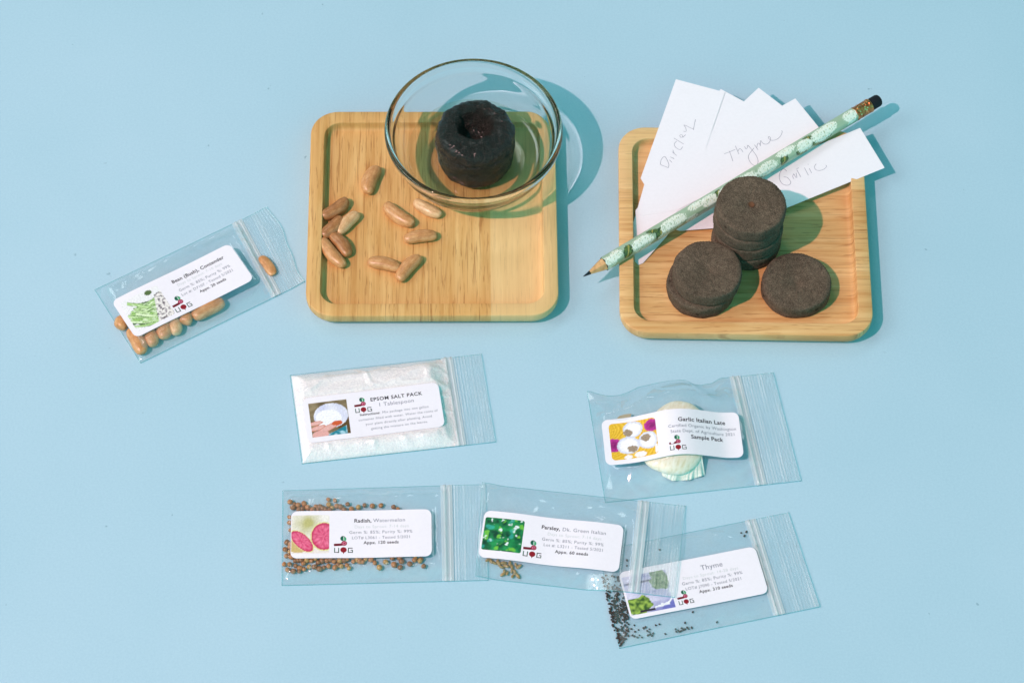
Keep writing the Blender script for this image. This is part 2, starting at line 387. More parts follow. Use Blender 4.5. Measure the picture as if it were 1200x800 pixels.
spots = [(c3p.x, c3p.y, 0, 0.4, 0, 0, 'single flat dark pellet lying apart beside the two stacks on the right tray'),
         (c2p.x - 2.6, c2p.y - 1.6, 0, 1.5, 0, 0, 'lower dark pellet of the two-high stack, jutting out to the left'),
         (c2p.x, c2p.y, TH + 0.1, 2.6, 0.4, -0.4, 'upper dark pellet of the two-high stack at the front left'),
         (cs.x - 0.4, cs.y - 0.8, 0, 0.2, 0, 0, 'lowest dark pellet of the four-high stack beside the pencil'),
         (cs.x + 0.0, cs.y - 0.6, TH + 0.1, 3.1, 0.4, 0.2, 'second pellet from the bottom of the four-high stack'),
         (cs.x - 0.9, cs.y - 0.2, 2 * TH + 0.3, 4.3, -0.8, 0.4, 'second pellet from the top of the four-high stack'),
         (cs.x, cs.y, 3 * TH + 0.7, 5.2, 0.9, 0.8, 'topmost pellet of the four-high stack, with a rusty spot at its centre')]
used = set()
for i, (x, y, z, rz, tx, ty, lab) in enumerate(spots):
    k = i % 3
    if k in used:
        o = pm[k].copy(); COL.objects.link(o)
    else: o = pm[k]; used.add(k)
    o.location = (x * S, y * S, (FLOOR + 0.05 + z) * S); o.rotation_euler = (radians(tx), radians(ty), rz)
    tag(o, lab, 'peat pellet', 'dry peat pellets on the right tray')
    if i == len(spots) - 1:
        rv = [(0, 0.2, 6.72)] + [((1.7 + 0.6 * nz(q, 2)) * cos(q * pi / 7), 0.2 + (1.5 + 0.7 * nz(q, 5)) * sin(q * pi / 7), 7.25 + 0.35) for q in range(14)]
        rb_ = obj('rusty_patch', rv, [(0, 1 + q, 1 + (q + 1) % 14) for q in range(14)], m_plain('rust_brown', lin(106, 72, 52), 0.85, 0.2), o)

# ------------------------------------------------------------------ beans
def bean_mesh(L, Wd, Hh, bend, seed):
    nu, nv = 30, 20; v = []; f = []
    for i in range(nu):
        th = pi * i / (nu - 1); t = -cos(th)
        prof_ = sin(th) ** 0.58
        wv = 1 + 0.05 * nz(t * 1.5, seed * 3.1); yo = bend * (1 - t * t) * 1.0
        for j in range(nv):
            a = 2 * pi * j / nv
            hil = 1 - 0.10 * exp(-(t / 0.45) ** 2) * max(0, cos(a + (0 if bend < 0 else pi))) ** 2
            v.append((t * L / 2, yo + cos(a) * Wd / 2 * prof_ * wv * hil, sin(a) * Hh / 2 * prof_ * wv))
    for i in range(nu - 1):
        for j in range(nv): f.append((i * nv + j, i * nv + (j + 1) % nv, (i + 1) * nv + (j + 1) % nv, (i + 1) * nv + j))
    return v, f
BT = [m_bean('tan_bean_coat', (176, 116, 68), (207, 150, 98), (222, 176, 126)),
      m_bean('brown_bean_coat', (142, 90, 52), (178, 122, 76), (200, 148, 100)),
      m_bean('pale_bean_coat', (198, 146, 98), (224, 180, 132), (235, 199, 154))]
def bean(p0, p1, z, Wd, Hh, bend, mat, label, group, seed, roll=0.0):
    a = at(*p0, z); b = at(*p1, z); d = b - a; L = d.length
    v, f = bean_mesh(L, Wd * 1.13, Hh * 1.0, bend * 1.35, seed)
    o = obj('bean', v, f, mat); c = (a + b) / 2
    o.location = (c.x * S, c.y * S, z * S); o.rotation_euler = (roll, 0, atan2(d.y, d.x))
    return tag(o, label, 'bean', group)
def z4(x, y): return (365 + x / 5.0, 180 + y / 5.0)
GB = 'loose beans on the left tray'
for i, (p, q, wd, hh, bd, mt, lab) in enumerate([
    ((388, 78), (326, 232), 7.2, 6.0, -0.9, 0, 'tan bean lying alone nearest the top of the left tray'),
    ((212, 268), (56, 372), 6.6, 6.0, 0.8, 1, 'brown bean at the top of the cluster of five by the tray edge'),
    ((182, 375), (58, 486), 6.8, 6.0, 0.5, 1, 'dark brown bean against the tray edge, second from the top of its cluster'),
    ((274, 348), (154, 466), 6.2, 5.4, -0.4, 2, 'pale bean on the right side of the cluster of five'),
    ((118, 470), (218, 598), 6.6, 5.8, 0.8, 1, 'reddish brown bean between the pale bean and the lowest of the cluster'),
    ((58, 500), (192, 660), 6.5, 5.8, -0.6, 0, 'speckled tan bean lowest in the cluster by the tray edge'),
    ((430, 296), (598, 415), 6.9, 6.0, -0.7, 0, 'tan bean in the middle of the tray, up and left of the level one'),
    ((602, 278), (760, 362), 5.8, 5.2, -0.4, 2, 'palest slim bean just below the glass bowl rim'),
    ((542, 502), (735, 478), 6.2, 5.6, 0.4, 0, 'tan bean lying nearly level in the middle of the tray'),
    ((330, 632), (520, 672), 6.8, 6.0, 0.7, 0, 'tan level bean touching a tilted bean near the front of the tray'),
    ((636, 600), (508, 742), 6.6, 5.8, -0.7, 0, 'tilted tan bean nearest the front of the tray')]):
    bean(z4(*p), z4(*q), FLOOR + 0.05 + hh / 2, wd, hh, bd, BT[mt], lab, GB, i + 1, radians(random.uniform(-12, 12)))

# ------------------------------------------------------------------ plant markers and handwriting
pa, pb, pc = at(772, 157, RIM), at(1014, 208, RIM), at(752, 285, FLOOR)
za, zb, zc = RIM + 0.15, RIM + 0.15, FLOOR + 0.9
def plane3(a, b, c, za, zb, zc):
    det = (b.x - a.x) * (c.y - a.y) - (c.x - a.x) * (b.y - a.y)
    gx = ((zb - za) * (c.y - a.y) - (zc - za) * (b.y - a.y)) / det
    gy = ((b.x - a.x) * (zc - za) - (c.x - a.x) * (zb - za)) / det
    return lambda x, y: za + gx * (x - a.x) + gy * (y - a.y)
CARDP = plane3(pa, pb, pc, za, zb, zc)
def on_card(px, py, lift):
    z = 11.0
    for _ in range(6):
        p = at(px, py, z); z = CARDP(p.x, p.y) + lift
    return at(px, py, z)
def marker(corner, ang, length, order, label, flipw=26.5):
    lift = order * 0.17
    a = on_card(corner[0], corner[1], lift); th = radians(ang)
    d = Vector((-cos(th), -sin(th))); n = Vector((sin(th), -cos(th)))
    k = length / 115.5
    out = [(0, 0), (0, 26.5), (65 * k, 26.5), (68 * k, 23.6), (94 * k, 22.6), (113.6 * k, 15.6), (115.5 * k, 13.6), (113.8 * k, 11.2), (94 * k, 4.2), (68 * k, 2.9), (65 * k, 0)]
    top = []
    for u, vv in out:
        x = a.x + d.x * u + n.x * vv; y = a.y + d.y * u + n.y * vv
        top.append(Vector((x, y, CARDP(x, y) + lift)))
    m = len(top); vs = top + [p - Vector((0, 0, 0.13)) for p in top]
    f = [tuple(range(m))[::-1], tuple(range(m, 2 * m))]
    f += [(i, (i + 1) % m, m + (i + 1) % m, m + i) for i in range(m)]
    org = top[0]
    o = obj('plant_marker', vs, f, CARD, None, org, False)
    tag(o, label, 'plant marker', 'fan of white plant markers')
    return o, org, lift
def handwriting(parent, org, lift, o_, scl, strokes):
    vs = []; fs = []
    for st in strokes:
        P = [on_card(o_[0] + x / scl, o_[1] + y / scl, lift + 0.07) for x, y in st]
        if len(P) > 2:                                    # smooth the stroke
            Q = []
            for i in range(len(P) - 1):
                p0, p1, p2, p3 = P[max(i - 1, 0)], P[i], P[i + 1], P[min(i + 2, len(P) - 1)]
                for k in range(6):
                    t = k / 6
                    Q.append(0.5 * ((2 * p1) + (p2 - p0) * t + (2 * p0 - 5 * p1 + 4 * p2 - p3) * t * t + (3 * p1 - p0 - 3 * p2 + p3) * t ** 3))
            Q.append(P[-1]); P = Q
        b = len(vs)
        for i, p in enumerate(P):
            t = (P[min(i + 1, len(P) - 1)] - P[max(i - 1, 0)]); s = Vector((-t.y, t.x, 0))
            s = s.normalized() if s.length > 1e-9 else Vector((0, 1, 0))
            wd = 0.17 * (0.75 + 0.5 * abs(nz(p.x * 0.5, p.y * 0.5, 2)))
            vs += [p + s * wd, p - s * wd]
        for i in range(len(P) - 1): fs.append((b + 2 * i, b + 2 * i + 1, b + 2 * i + 3, b + 2 * i + 2))
    obj('handwriting', vs, fs, PENINK, parent, org, False)
g_, go, gl_ = marker((1008, 150), 25.8, 113, 0, 'white plant marker handwritten Garlic, nearest the pellets')
handwriting(g_, go, gl_, (900, 170), 13.333, [
    [(295, 410), (250, 375), (215, 390), (182, 450), (182, 540), (230, 610), (300, 630), (345, 610), (352, 570), (305, 512), (245, 495)],
    [(405, 530), (385, 490), (400, 462), (420, 480)], [(398, 445), (440, 512)], [(440, 435), (452, 512)], [(450, 388), (512, 500)], [(445, 372), (482, 358)],
    [(570, 355), (632, 475)], [(645, 365), (682, 440)], [(622, 298), (634, 306)], [(752, 295), (725, 340), (745, 385), (800, 400), (870, 380), (915, 335), (900, 315)]])
p_, po, pl_ = marker((792, 93), 73.0, 112, 3, 'white plant marker handwritten Parsley, leftmost of the fan')
handwriting(p_, po, pl_, (760, 125), 10.0, [
    [(140, 665), (150, 620), (185, 585), (215, 620), (238, 680), (230, 718)], [(140, 662), (145, 682), (190, 700), (232, 718)],
    [(245, 625), (275, 655)], [(255, 590), (300, 612), (282, 600)], [(275, 530), (330, 575)], [(285, 508), (300, 548)],
    [(330, 405), (302, 440), (320, 480), (370, 505), (400, 470)], [(297, 370), (412, 440)],
    [(365, 335), (375, 360), (400, 355), (395, 335), (370, 330)], [(400, 362), (435, 330)],
    [(410, 290), (440, 290), (435, 250), (415, 218), (440, 225), (480, 245), (525, 265)], [(527, 275), (530, 250), (550, 150)]])
marker((844.5, 104.5), 58.0, 106, 1, 'blank white plant marker between the Parsley marker and the peaked blank one')
marker((889, 103), 47.5, 100, 2, 'blank white plant marker with its square corner peaking just left of the Thyme one')
t_, to, tl_ = marker((932, 115.5), 33.5, 108, 4, 'white plant marker handwritten Thyme, lying on top of the fan')
handwriting(t_, to, tl_, (840, 135), 13.333, [
    [(115, 605), (200, 575), (290, 535)], [(195, 560), (225, 640), (250, 718)], [(290, 480), (315, 540), (345, 610)], [(328, 570), (355, 525), (385, 540), (410, 580)],
    [(435, 490), (455, 528), (475, 515), (480, 470)], [(485, 470), (560, 555), (620, 640), (645, 720), (625, 775), (580, 785), (530, 745), (500, 690), (495, 640), (520, 590), (580, 515)],
    [(590, 465), (645, 545)], [(625, 510), (635, 455), (660, 440), (685, 485)], [(680, 485), (685, 400), (705, 425), (740, 452), (790, 450), (830, 410), (838, 360), (820, 335), (805, 350), (830, 385), (880, 395), (945, 375), (1000, 320), (1022, 260), (1010, 245)]])

# ------------------------------------------------------------------ pencil
PZ0, PZ1 = 13.4, 15.2
ptip = at(683.5, 324.0, PZ0 - 0.2); pend = at(1031.0, 116.5, PZ1)
pax = (pend - ptip); PL = pax.length; pax.normalize()
psd = pax.cross(Vector((0, 0, 1))).normalized(); pup = psd.cross(pax)     # psd points towards the camera side
porg = ptip
pen = empty('pencil', porg)
tag(pen, 'sharpened pencil wrapped in white hydrangea pattern lying across tray and markers', 'pencil')
RP = 3.55
def along(px):                                       # pixel x on the axis -> mm from the tip
    return PL * (px - 683.5) / (1031.0 - 683.5)
def hexr(a):                                         # softened hexagon
    k = ((a + pi / 6) % (pi / 3)) - pi / 6
    return RP * (0.35 + 0.65 * cos(pi / 6) / cos(k) * 1.05)
def pp(u, r, a): return porg + pax * u + (psd * cos(a) + pup * sin(a)) * r
wood_end = along(706.5); fer0 = along(1000.5); fer1 = along(1018.5)
random.seed(11)
clus = [(709, 0.1, 5.2, 4.2), (748, 0.25, 6.8, 4.6), (720, -0.6, 3.5, 3.0), (784, -0.15, 8.0, 4.0), (771, 0.9, 4, 2.0), (803, 0.75, 4.2, 1.8), (813, -0.75, 5.5, 2.4), (826, -0.3, 5.0, 3.6),
        (846, 0.1, 6, 4), (869, 0.0, 7, 4), (893, 0.15, 6.5, 4.0), (918, -0.8, 6.5, 2.6), (937, 0.0, 5.0, 3.6), (958, -0.15, 6.8, 4.2), (968, -0.5, 5.0, 3.4), (993, -0.45, 4.6, 3.2), (992, 0.55, 3.0, 1.8)]
leaves = [(731.5, 0.1, 2.2, 3.6), (768, 0.35, 2.6, 3.2), (762, -0.7, 3.0, 1.2), (836, -0.1, 2.0, 3.8), (858, -0.2, 2.5, 3), (912, 0.35, 2.0, 3.0), (932, 0.85, 3.4, 1.6), (950, 0.8, 3.0, 1.6), (963, 0.55, 2.4, 1.8), (944, -0.65, 2.6, 1.8), (882, 0.7, 2.4, 1.8)]
def pencil_col(u, a):
    # vv: mm around, 0 = facing the camera; positive towards the near side
    fa = radians(53)                                  # direction of the camera seen around the axis
    vv = -((a - fa + pi) % (2 * pi) - pi) * RP
    if abs(vv) > 7: u = u + 9 * nz(u * .05, 3)        # the back carries the same pattern, shifted
    c = lin(152, 177, 147)[:3]
    c = mix(c, lin(170, 194, 168)[:3], 0.5 + 0.5 * nz(u * 0.3, vv * 0.3, 7))
    for px, off, ru, rv in leaves:
        du = u - along(px); dv = vv - off * 3.6
        du2 = du * 0.75 + dv * 0.45; dv2 = dv * 0.8 - du * 0.45
        e = (du2 / ru) ** 2 + (dv2 / rv) ** 2 + 0.25 * nz(u * 1.3, vv * 1.3, 5)
        if e < 1:
            lc = lin(66, 92, 52)[:3] if nz(du2 * 2.2, dv2 * 0.8, px) < 0.05 else lin(104, 128, 66)[:3]
            if abs(du2) < 0.28: lc = lin(170, 160, 84)[:3]
            if e > 0.75: lc = lin(44, 66, 48)[:3]
            c = lc
    for px, off, ru, rv in clus:
        du = u - along(px); dv = vv - off * 3.6
        e = sqrt((du / ru) ** 2 + (dv / rv) ** 2) + 0.16 * nz(u * 1.7, vv * 1.7, px) + 0.10 * nz(u * 4, vv * 4, px)
        if e < 0.95:
            n1 = noise.cell(Vector((u * 1.9, vv * 1.9, 0)))
            pet = lin(238, 244, 232)[:3]
            pet = mix(pet, lin(206, 226, 208)[:3], 0.6 * sm(nz(u * 2.6, vv * 2.6, 4), -0.05, 0.4))
            if nz(u * 3.4, vv * 3.4, 9) > 0.34: pet = lin(150, 176, 140)[:3]
            if nz(u * 4.4, vv * 4.4, 17) > 0.46: pet = lin(214, 206, 150)[:3]
            c = pet
    return c
nu, na = 420, 48; v = []; cols = []
for i in range(nu):
    u = wood_end + (fer0 - wood_end) * i / (nu - 1)
    for j in range(na):
        a = 2 * pi * j / na
        us = u + (0.9 * (1 - cos(6 * a)) * 0.5 if i == 0 else 0)
        v.append(pp(us, hexr(a), a)); cols.append(pencil_col(u, a))
f = []
for i in range(nu - 1):
    for j in range(na): f.append((i * na + j, (i + 1) * na + j, (i + 1) * na + (j + 1) % na, i * na + (j + 1) % na))
obj('barrel', v, f, m_paint('hydrangea_pattern', 0.32, 0.5), pen, porg, True, cols)
def rings(lst, n=36, hexy=None):
    v = []; f = []
    for i, (u, r) in enumerate(lst):
        for j in range(n):
            a = 2 * pi * j / n; v.append(pp(u, r if not (hexy and hexy[i]) else hexr(a) * r / RP, a))
    for i in range(len(lst) - 1):
        for j in range(n): f.append((i * n + j, (i + 1) * n + j, (i + 1) * n + (j + 1) % n, i * n + (j + 1) % n))
    f.append(tuple(range(n))); f.append(tuple((len(lst) - 1) * n + j for j in range(n))[::-1])
    return v, f
le = along(690.5)
v, f = rings([(le - 0.1, 0.95), (wood_end + 0.1, RP * 0.98)], 6)
k = NT('bare_pencil_wood'); co = k.coord(); g = k.noise(co, 500, 4)
k.bsdf(k.ramp(g, [(0.3, lin(186, 140, 92)), (0.7, lin(222, 180, 128))]), 0.6, None, 0.2)
obj('sharpened_wood', v, f, k.m, pen, porg, False)
v, f = rings([(0.0, 0.12), (0.5, 0.3), (le + 0.3, 1.02)], 16); obj('lead', v, f, m_plain('graphite', lin(34, 40, 52), 0.35, 0.5), pen, porg)
fl = [(fer0 - 0.2, 3.45), (fer0, 3.75), (fer0 + 0.5, 3.8), (fer0 + 0.9, 3.62), (fer0 + 3, 3.62), (fer0 + 3.3, 3.72), (fer0 + 3.7, 3.72), (fer0 + 4, 3.62), (fer1 - 0.9, 3.62), (fer1 - 0.5, 3.8), (fer1, 3.76), (fer1 + 0.1, 3.4)]
v, f = rings(fl, 40)
k = NT('embossed_copper'); co = k.coord(); vo = k.n('TexVoronoi'); vo.inputs['Scale'].default_value = 650; k.l(co, vo.inputs['Vector'])
k.bsdf(k.ramp(vo.outputs['Distance'], [(0.2, lin(240, 166, 104)), (0.5, lin(206, 120, 72))]), 0.28, k.bump(vo.outputs['Distance'], 0.8, 0.0008), 0.5, 0.85)
fer = obj('ferrule', v, f, k.m, pen, porg)
vd = []; fd = []
for (uu, aa) in ((2.0, 60), (2.0, 30), (5.6, 72), (5.6, 42), (6.6, 57), (4.9, 57), (2.0, 95), (5.8, 100)):
    b = len(vd); c = pp(fer0 + uu, 3.66, radians(aa)); 
    nrm = (c - (porg + pax * (fer0 + uu))).normalized(); t2 = nrm.cross(pax)
    vd.append(c + nrm * 0.3)
    for q in range(8): vd.append(c + (pax * cos(q * pi / 4) + t2 * sin(q * pi / 4)) * 0.5)
    fd += [(b, b + 1 + q, b + 1 + (q + 1) % 8) for q in range(8)]
obj('embossing', vd, fd, m_plain('bright_brass', lin(246, 214, 150), 0.2, 0.5, 0.9), fer, porg)
er = [(fer1 - 0.1, 3.3), (fer1 + 0.4, 3.3), (PL - 1.6, 3.25), (PL - 0.7, 2.9), (PL - 0.2, 2.2), (PL, 1.0), (PL + 0.02, 0.05)]
v, f = rings(er, 36); obj('eraser', v, f, m_plain('black_rubber', lin(24, 26, 34), 0.75, 0.3), pen, porg)

# ------------------------------------------------------------------ printed pictures (flat prints on the labels)
def c8(*a): return lin(*a)[:3]
def pic_radish(x, y):
    c = c8(240, 236, 232)
    g = exp(-((x - 0.42) / 0.3) ** 2 - ((y - 0.22) / 0.26) ** 2)
    c = mix(c, c8(188, 184, 122), clamp(1.1 * g + 0.25 * nz(x * 5, y * 5)))
    if y > 0.86: c = c8(236, 226, 222)
    def slice_(cx, cy, rx, ry, ang, c):
        dx, dy = x - cx, y - cy; a = dx * cos(ang) + dy * sin(ang); b = -dx * sin(ang) + dy * cos(ang)
        e = sqrt((a / rx) ** 2 + (b / ry) ** 2)
        if e < 1.0:
            k_ = c8(224, 84, 132); k_ = mix(c8(238, 128, 160), c8(208, 52, 104), clamp(0.5 + 0.9 * nz(atan2(b, a) * 5, e * 3)))
            k_ = mix(k_, c8(196, 40, 92), sm(e, 0.7, 0.9))
            if e > 0.92: k_ = c8(226, 220, 160)
            return k_
        return c
    if (x - 0.18) ** 2 / 0.14 + (y - 0.8) ** 2 / 0.03 < 1: c = c8(206, 180, 120)
    c = slice_(0.28, 0.68, 0.40, 0.19, 0.72, c); c = slice_(0.86, 0.56, 0.36, 0.38, 0, c)
    return c
def pic_parsley(x, y):
    n1 = nz(x * 5, y * 5, 1) + 0.6 * nz(x * 11, y * 11, 2)
    c = mix(c8(8, 70, 50), c8(34, 150, 84), clamp(0.5 + 0.9 * n1))
    c = mix(c, c8(110, 190, 70), sm(nz(x * 6, y * 6, 5) + .3 * nz(x * 14, y * 14, 3), 0.25, 0.5))
    c = mix(c, c8(226, 240, 240), sm(nz(x * 7, y * 7, 12) + 0.4 * nz(x * 15, y * 15, 6), 0.36, 0.5))
    c = mix(c, c8(60, 180, 170), 0.6 * sm(nz(x * 5, y * 5, 22), 0.25, 0.45))
    return c
_r = random.Random(5)
PODS = [(0.42 + _r.uniform(-0.16, 0.16), 0.36 + 0.60 * i / 23, _r.uniform(-0.1, 0.75), _r.uniform(0.26, 0.42), _r.uniform(0.034, 0.05), _r.random()) for i in range(24)]
def pic_bean(x, y):
    c = c8(238, 236, 240)
    if x > 0.80 - 0.32 * (y - 0.25) + 0.0 and x > 0.55:         # white beans corner
        if y > 0.2 + (0.95 - x) * 0.2:
            k_ = nz(x * 16, y * 16, 4) + 0.6 * nz(x * 30, y * 30, 4)
            return mix(c8(150, 140, 146), c8(238, 232, 230), sm(k_, -0.35, 0.05)) if k_ > -0.45 else c8(60, 50, 58)
    if ((x - 0.44) / 0.40) ** 2 + ((y - 0.66) / 0.36) ** 2 + 0.5 * nz(x * 6, y * 6) < 1: c = c8(62, 96, 44)
    for cx, cy, an, ln, wd, k_ in PODS:
        dx, dy = x - cx, y - cy; a = dx * cos(an) + dy * sin(an); b = -dx * sin(an) + dy * cos(an) + 0.35 * a * a
        if abs(a) < ln and abs(b) < wd:
            q = abs(b) / wd
            c = mix(mix(c8(224, 242, 196), c8(150, 196, 104), k_), c8(70, 122, 44), sm(q, 0.45, 1.0))
            c = mix(c, c8(236, 244, 224), 0.6 * sm(nz(a * 9, b * 20, k_ * 9), 0.15, 0.4))
    if (x - 0.72) ** 2 + ((y - 0.10) * 1.3) ** 2 < 0.008: c = c8(86, 110, 64)
    return c
def pic_garlic(x, y):
    q = hypot(x + 0.15, y - 0.15) * 15 + 1.5 * nz(x * 3, y * 3); s_ = q - math.floor(q)
    c = mix(c8(214, 160, 24), c8(244, 204, 72), s_)
    for cx, cy, r in ((0.92, 0.20, 0.17), (0.08, 0.60, 0.18)):
        e = hypot(x - cx, y - cy) / r
        if e < 1 + 0.15 * nz(x * 12, y * 12): c = mix(c8(120, 22, 96), c8(190, 50, 150), clamp(e + 0.5 * nz(x * 24, y * 24)))
    for cx, cy, rx, ry, hx, hy in ((0.50, 0.22, 0.22, 0.22, 0.40, 0.30), (0.38, 0.63, 0.25, 0.24, 0.46, 0.74), (0.80, 0.58, 0.20, 0.23, 0.76, 0.50)):
        e = sqrt(((x - cx) / rx) ** 2 + ((y - cy) / ry) ** 2) + 0.1 * nz(x * 6, y * 6, cx)
        if e < 1:
            c = mix(c8(246, 244, 250), c8(196, 202, 226), sm(e, 0.6, 1.0) * 0.8)
            hh = hypot(x - hx, y - hy) / 0.10 + 0.4 * nz(x * 15, y * 15)
            if hh < 1: c = mix(c8(130, 112, 96), c8(176, 156, 134), clamp(0.5 + nz(x * 40, y * 40)))
    for cx, cy, rx, ry in ((0.62, 0.92, 0.13, 0.08), (0.36, 0.95, 0.09, 0.06), (0.97, 0.86, 0.035, 0.14)):
        if ((x - cx) / rx) ** 2 + ((y - cy) / ry) ** 2 < 1: c = c8(242, 236, 236)
    return c
def pic_thyme(x, y):
    c = mix(c8(190, 190, 220), c8(214, 212, 234), clamp(0.5 + nz(x * 3, y * 3)))
    if abs(y - 0.20 + 0.0 * x) < 0.025 and x < 0.75: c = c8(120, 118, 140)
    c = mix(c, c8(112, 116, 190), sm(y - 0.45 * (1 - x), 0.62, 0.85))
    c = mix(c, c8(150, 152, 200), 0.6 * sm(nz(x * 4, y * 7, 2), 0.1, 0.5))
    e = ((x - 0.80) / 0.22) ** 2 + ((y - 0.22) / 0.30) ** 2 + 0.6 * nz(x * 7, y * 7, 3)
    if e < 0.9: c = mix(c8(96, 122, 92), c8(150, 172, 134), clamp(0.5 + 1.2 * nz(x * 14, y * 14)))
    e = ((x - 0.20) / 0.32) ** 2 + ((y - 0.78) / 0.24) ** 2 + 0.6 * nz(x * 8, y * 8, 9)
    if e < 0.9: c = mix(c8(58, 92, 44), c8(158, 188, 84), clamp(0.5 + 1.3 * nz(x * 13, y * 13, 4)))
    if x + y * 0.55 > 1.25 and y < 0.6 and x > 0.9: c = c8(236, 236, 244)
    if abs(y - 0.94) < 0.03 and 0.2 < x < 0.55: c = c8(50, 44, 58)
    d1 = abs(hypot(x - 0.78, y - 0.64) - 0.22)
    if d1 < 0.022 and x > 0.7 and y > 0.55: c = c8(240, 240, 246)
    if abs(y - 0.90 + 0.1 * (x - 0.6)) < 0.025 and 0.55 < x < 0.9: c = c8(240, 240, 246)
    return c
def pic_salt(x, y):
    c = mix(c8(104, 88, 62), c8(150, 134, 104), clamp(0.5 + nz(x * 4, y * 8)))
    if x > 0.7 and y > 0.5: c = c8(96, 72, 40)
    if ((x - 0.55) / 0.45) ** 2 + ((y - 0.42) / 0.36) ** 2 < 1: c = mix(c8(206, 208, 234), c8(232, 232, 244), clamp(0.5 + nz(x * 4, y * 4)))
    if ((x - 0.48) / 0.34) ** 2 + ((y - 0.50) / 0.26) ** 2 + 0.2 * nz(x * 5, y * 5) < 1: c = c8(244, 243, 250)
    if y - 0.42 * (1 - x) > 0.72 and x > 0.4 and x < 0.92: c = mix(c8(30, 130, 150), c8(170, 210, 226), sm(nz(x * 9, y * 9), -0.1, 0.3))
    for cx, cy, rx, ry, an in ((0.12, 0.60, 0.20, 0.06, -0.1), (0.16, 0.74, 0.22, 0.07, -0.2), (0.42, 0.78, 0.42, 0.085, -0.42)):
        dx, dy = x - cx, y - cy; a = dx * cos(an) + dy * sin(an); b = -dx * sin(an) + dy * cos(an)
        e = (a / rx) ** 2 + (b / ry) ** 2
        if e < 1: c = mix(c8(228, 178, 172), c8(206, 120, 92), sm(e, 0.4, 1))
    if ((x - 0.68) / 0.14) ** 2 + ((y - 0.66) / 0.07) ** 2 < 1: c = c8(206, 92, 52)
    if ((x - 0.22) / 0.22) ** 2 + ((y - 0.94) / 0.12) ** 2 < 1: c = c8(226, 170, 164)
    return c

# ------------------------------------------------------------------ text as meshes
_fc = {}
def text_tris(body, size, align='CENTER', offset=0.0, space=1.0, xs=1.0):
    cu = bpy.data.curves.new('t', 'FONT'); cu.body = body; cu.size = size; cu.align_x = align; cu.offset = offset
    cu.space_character = space; cu.resolution_u = 3; cu.fill_mode = 'FRONT'
    o = bpy.data.objects.new('t', cu); COL.objects.link(o)
    dg = bpy.context.evaluated_depsgraph_get(); dg.update(); me = bpy.data.meshes.new_from_object(o.evaluated_get(dg))
    v = [(p.co.x * xs, p.co.y) for p in me.vertices]; f = [tuple(p.vertices) for p in me.polygons]
    bpy.data.objects.remove(o); bpy.data.curves.remove(cu); bpy.data.meshes.remove(me)
    return v, f

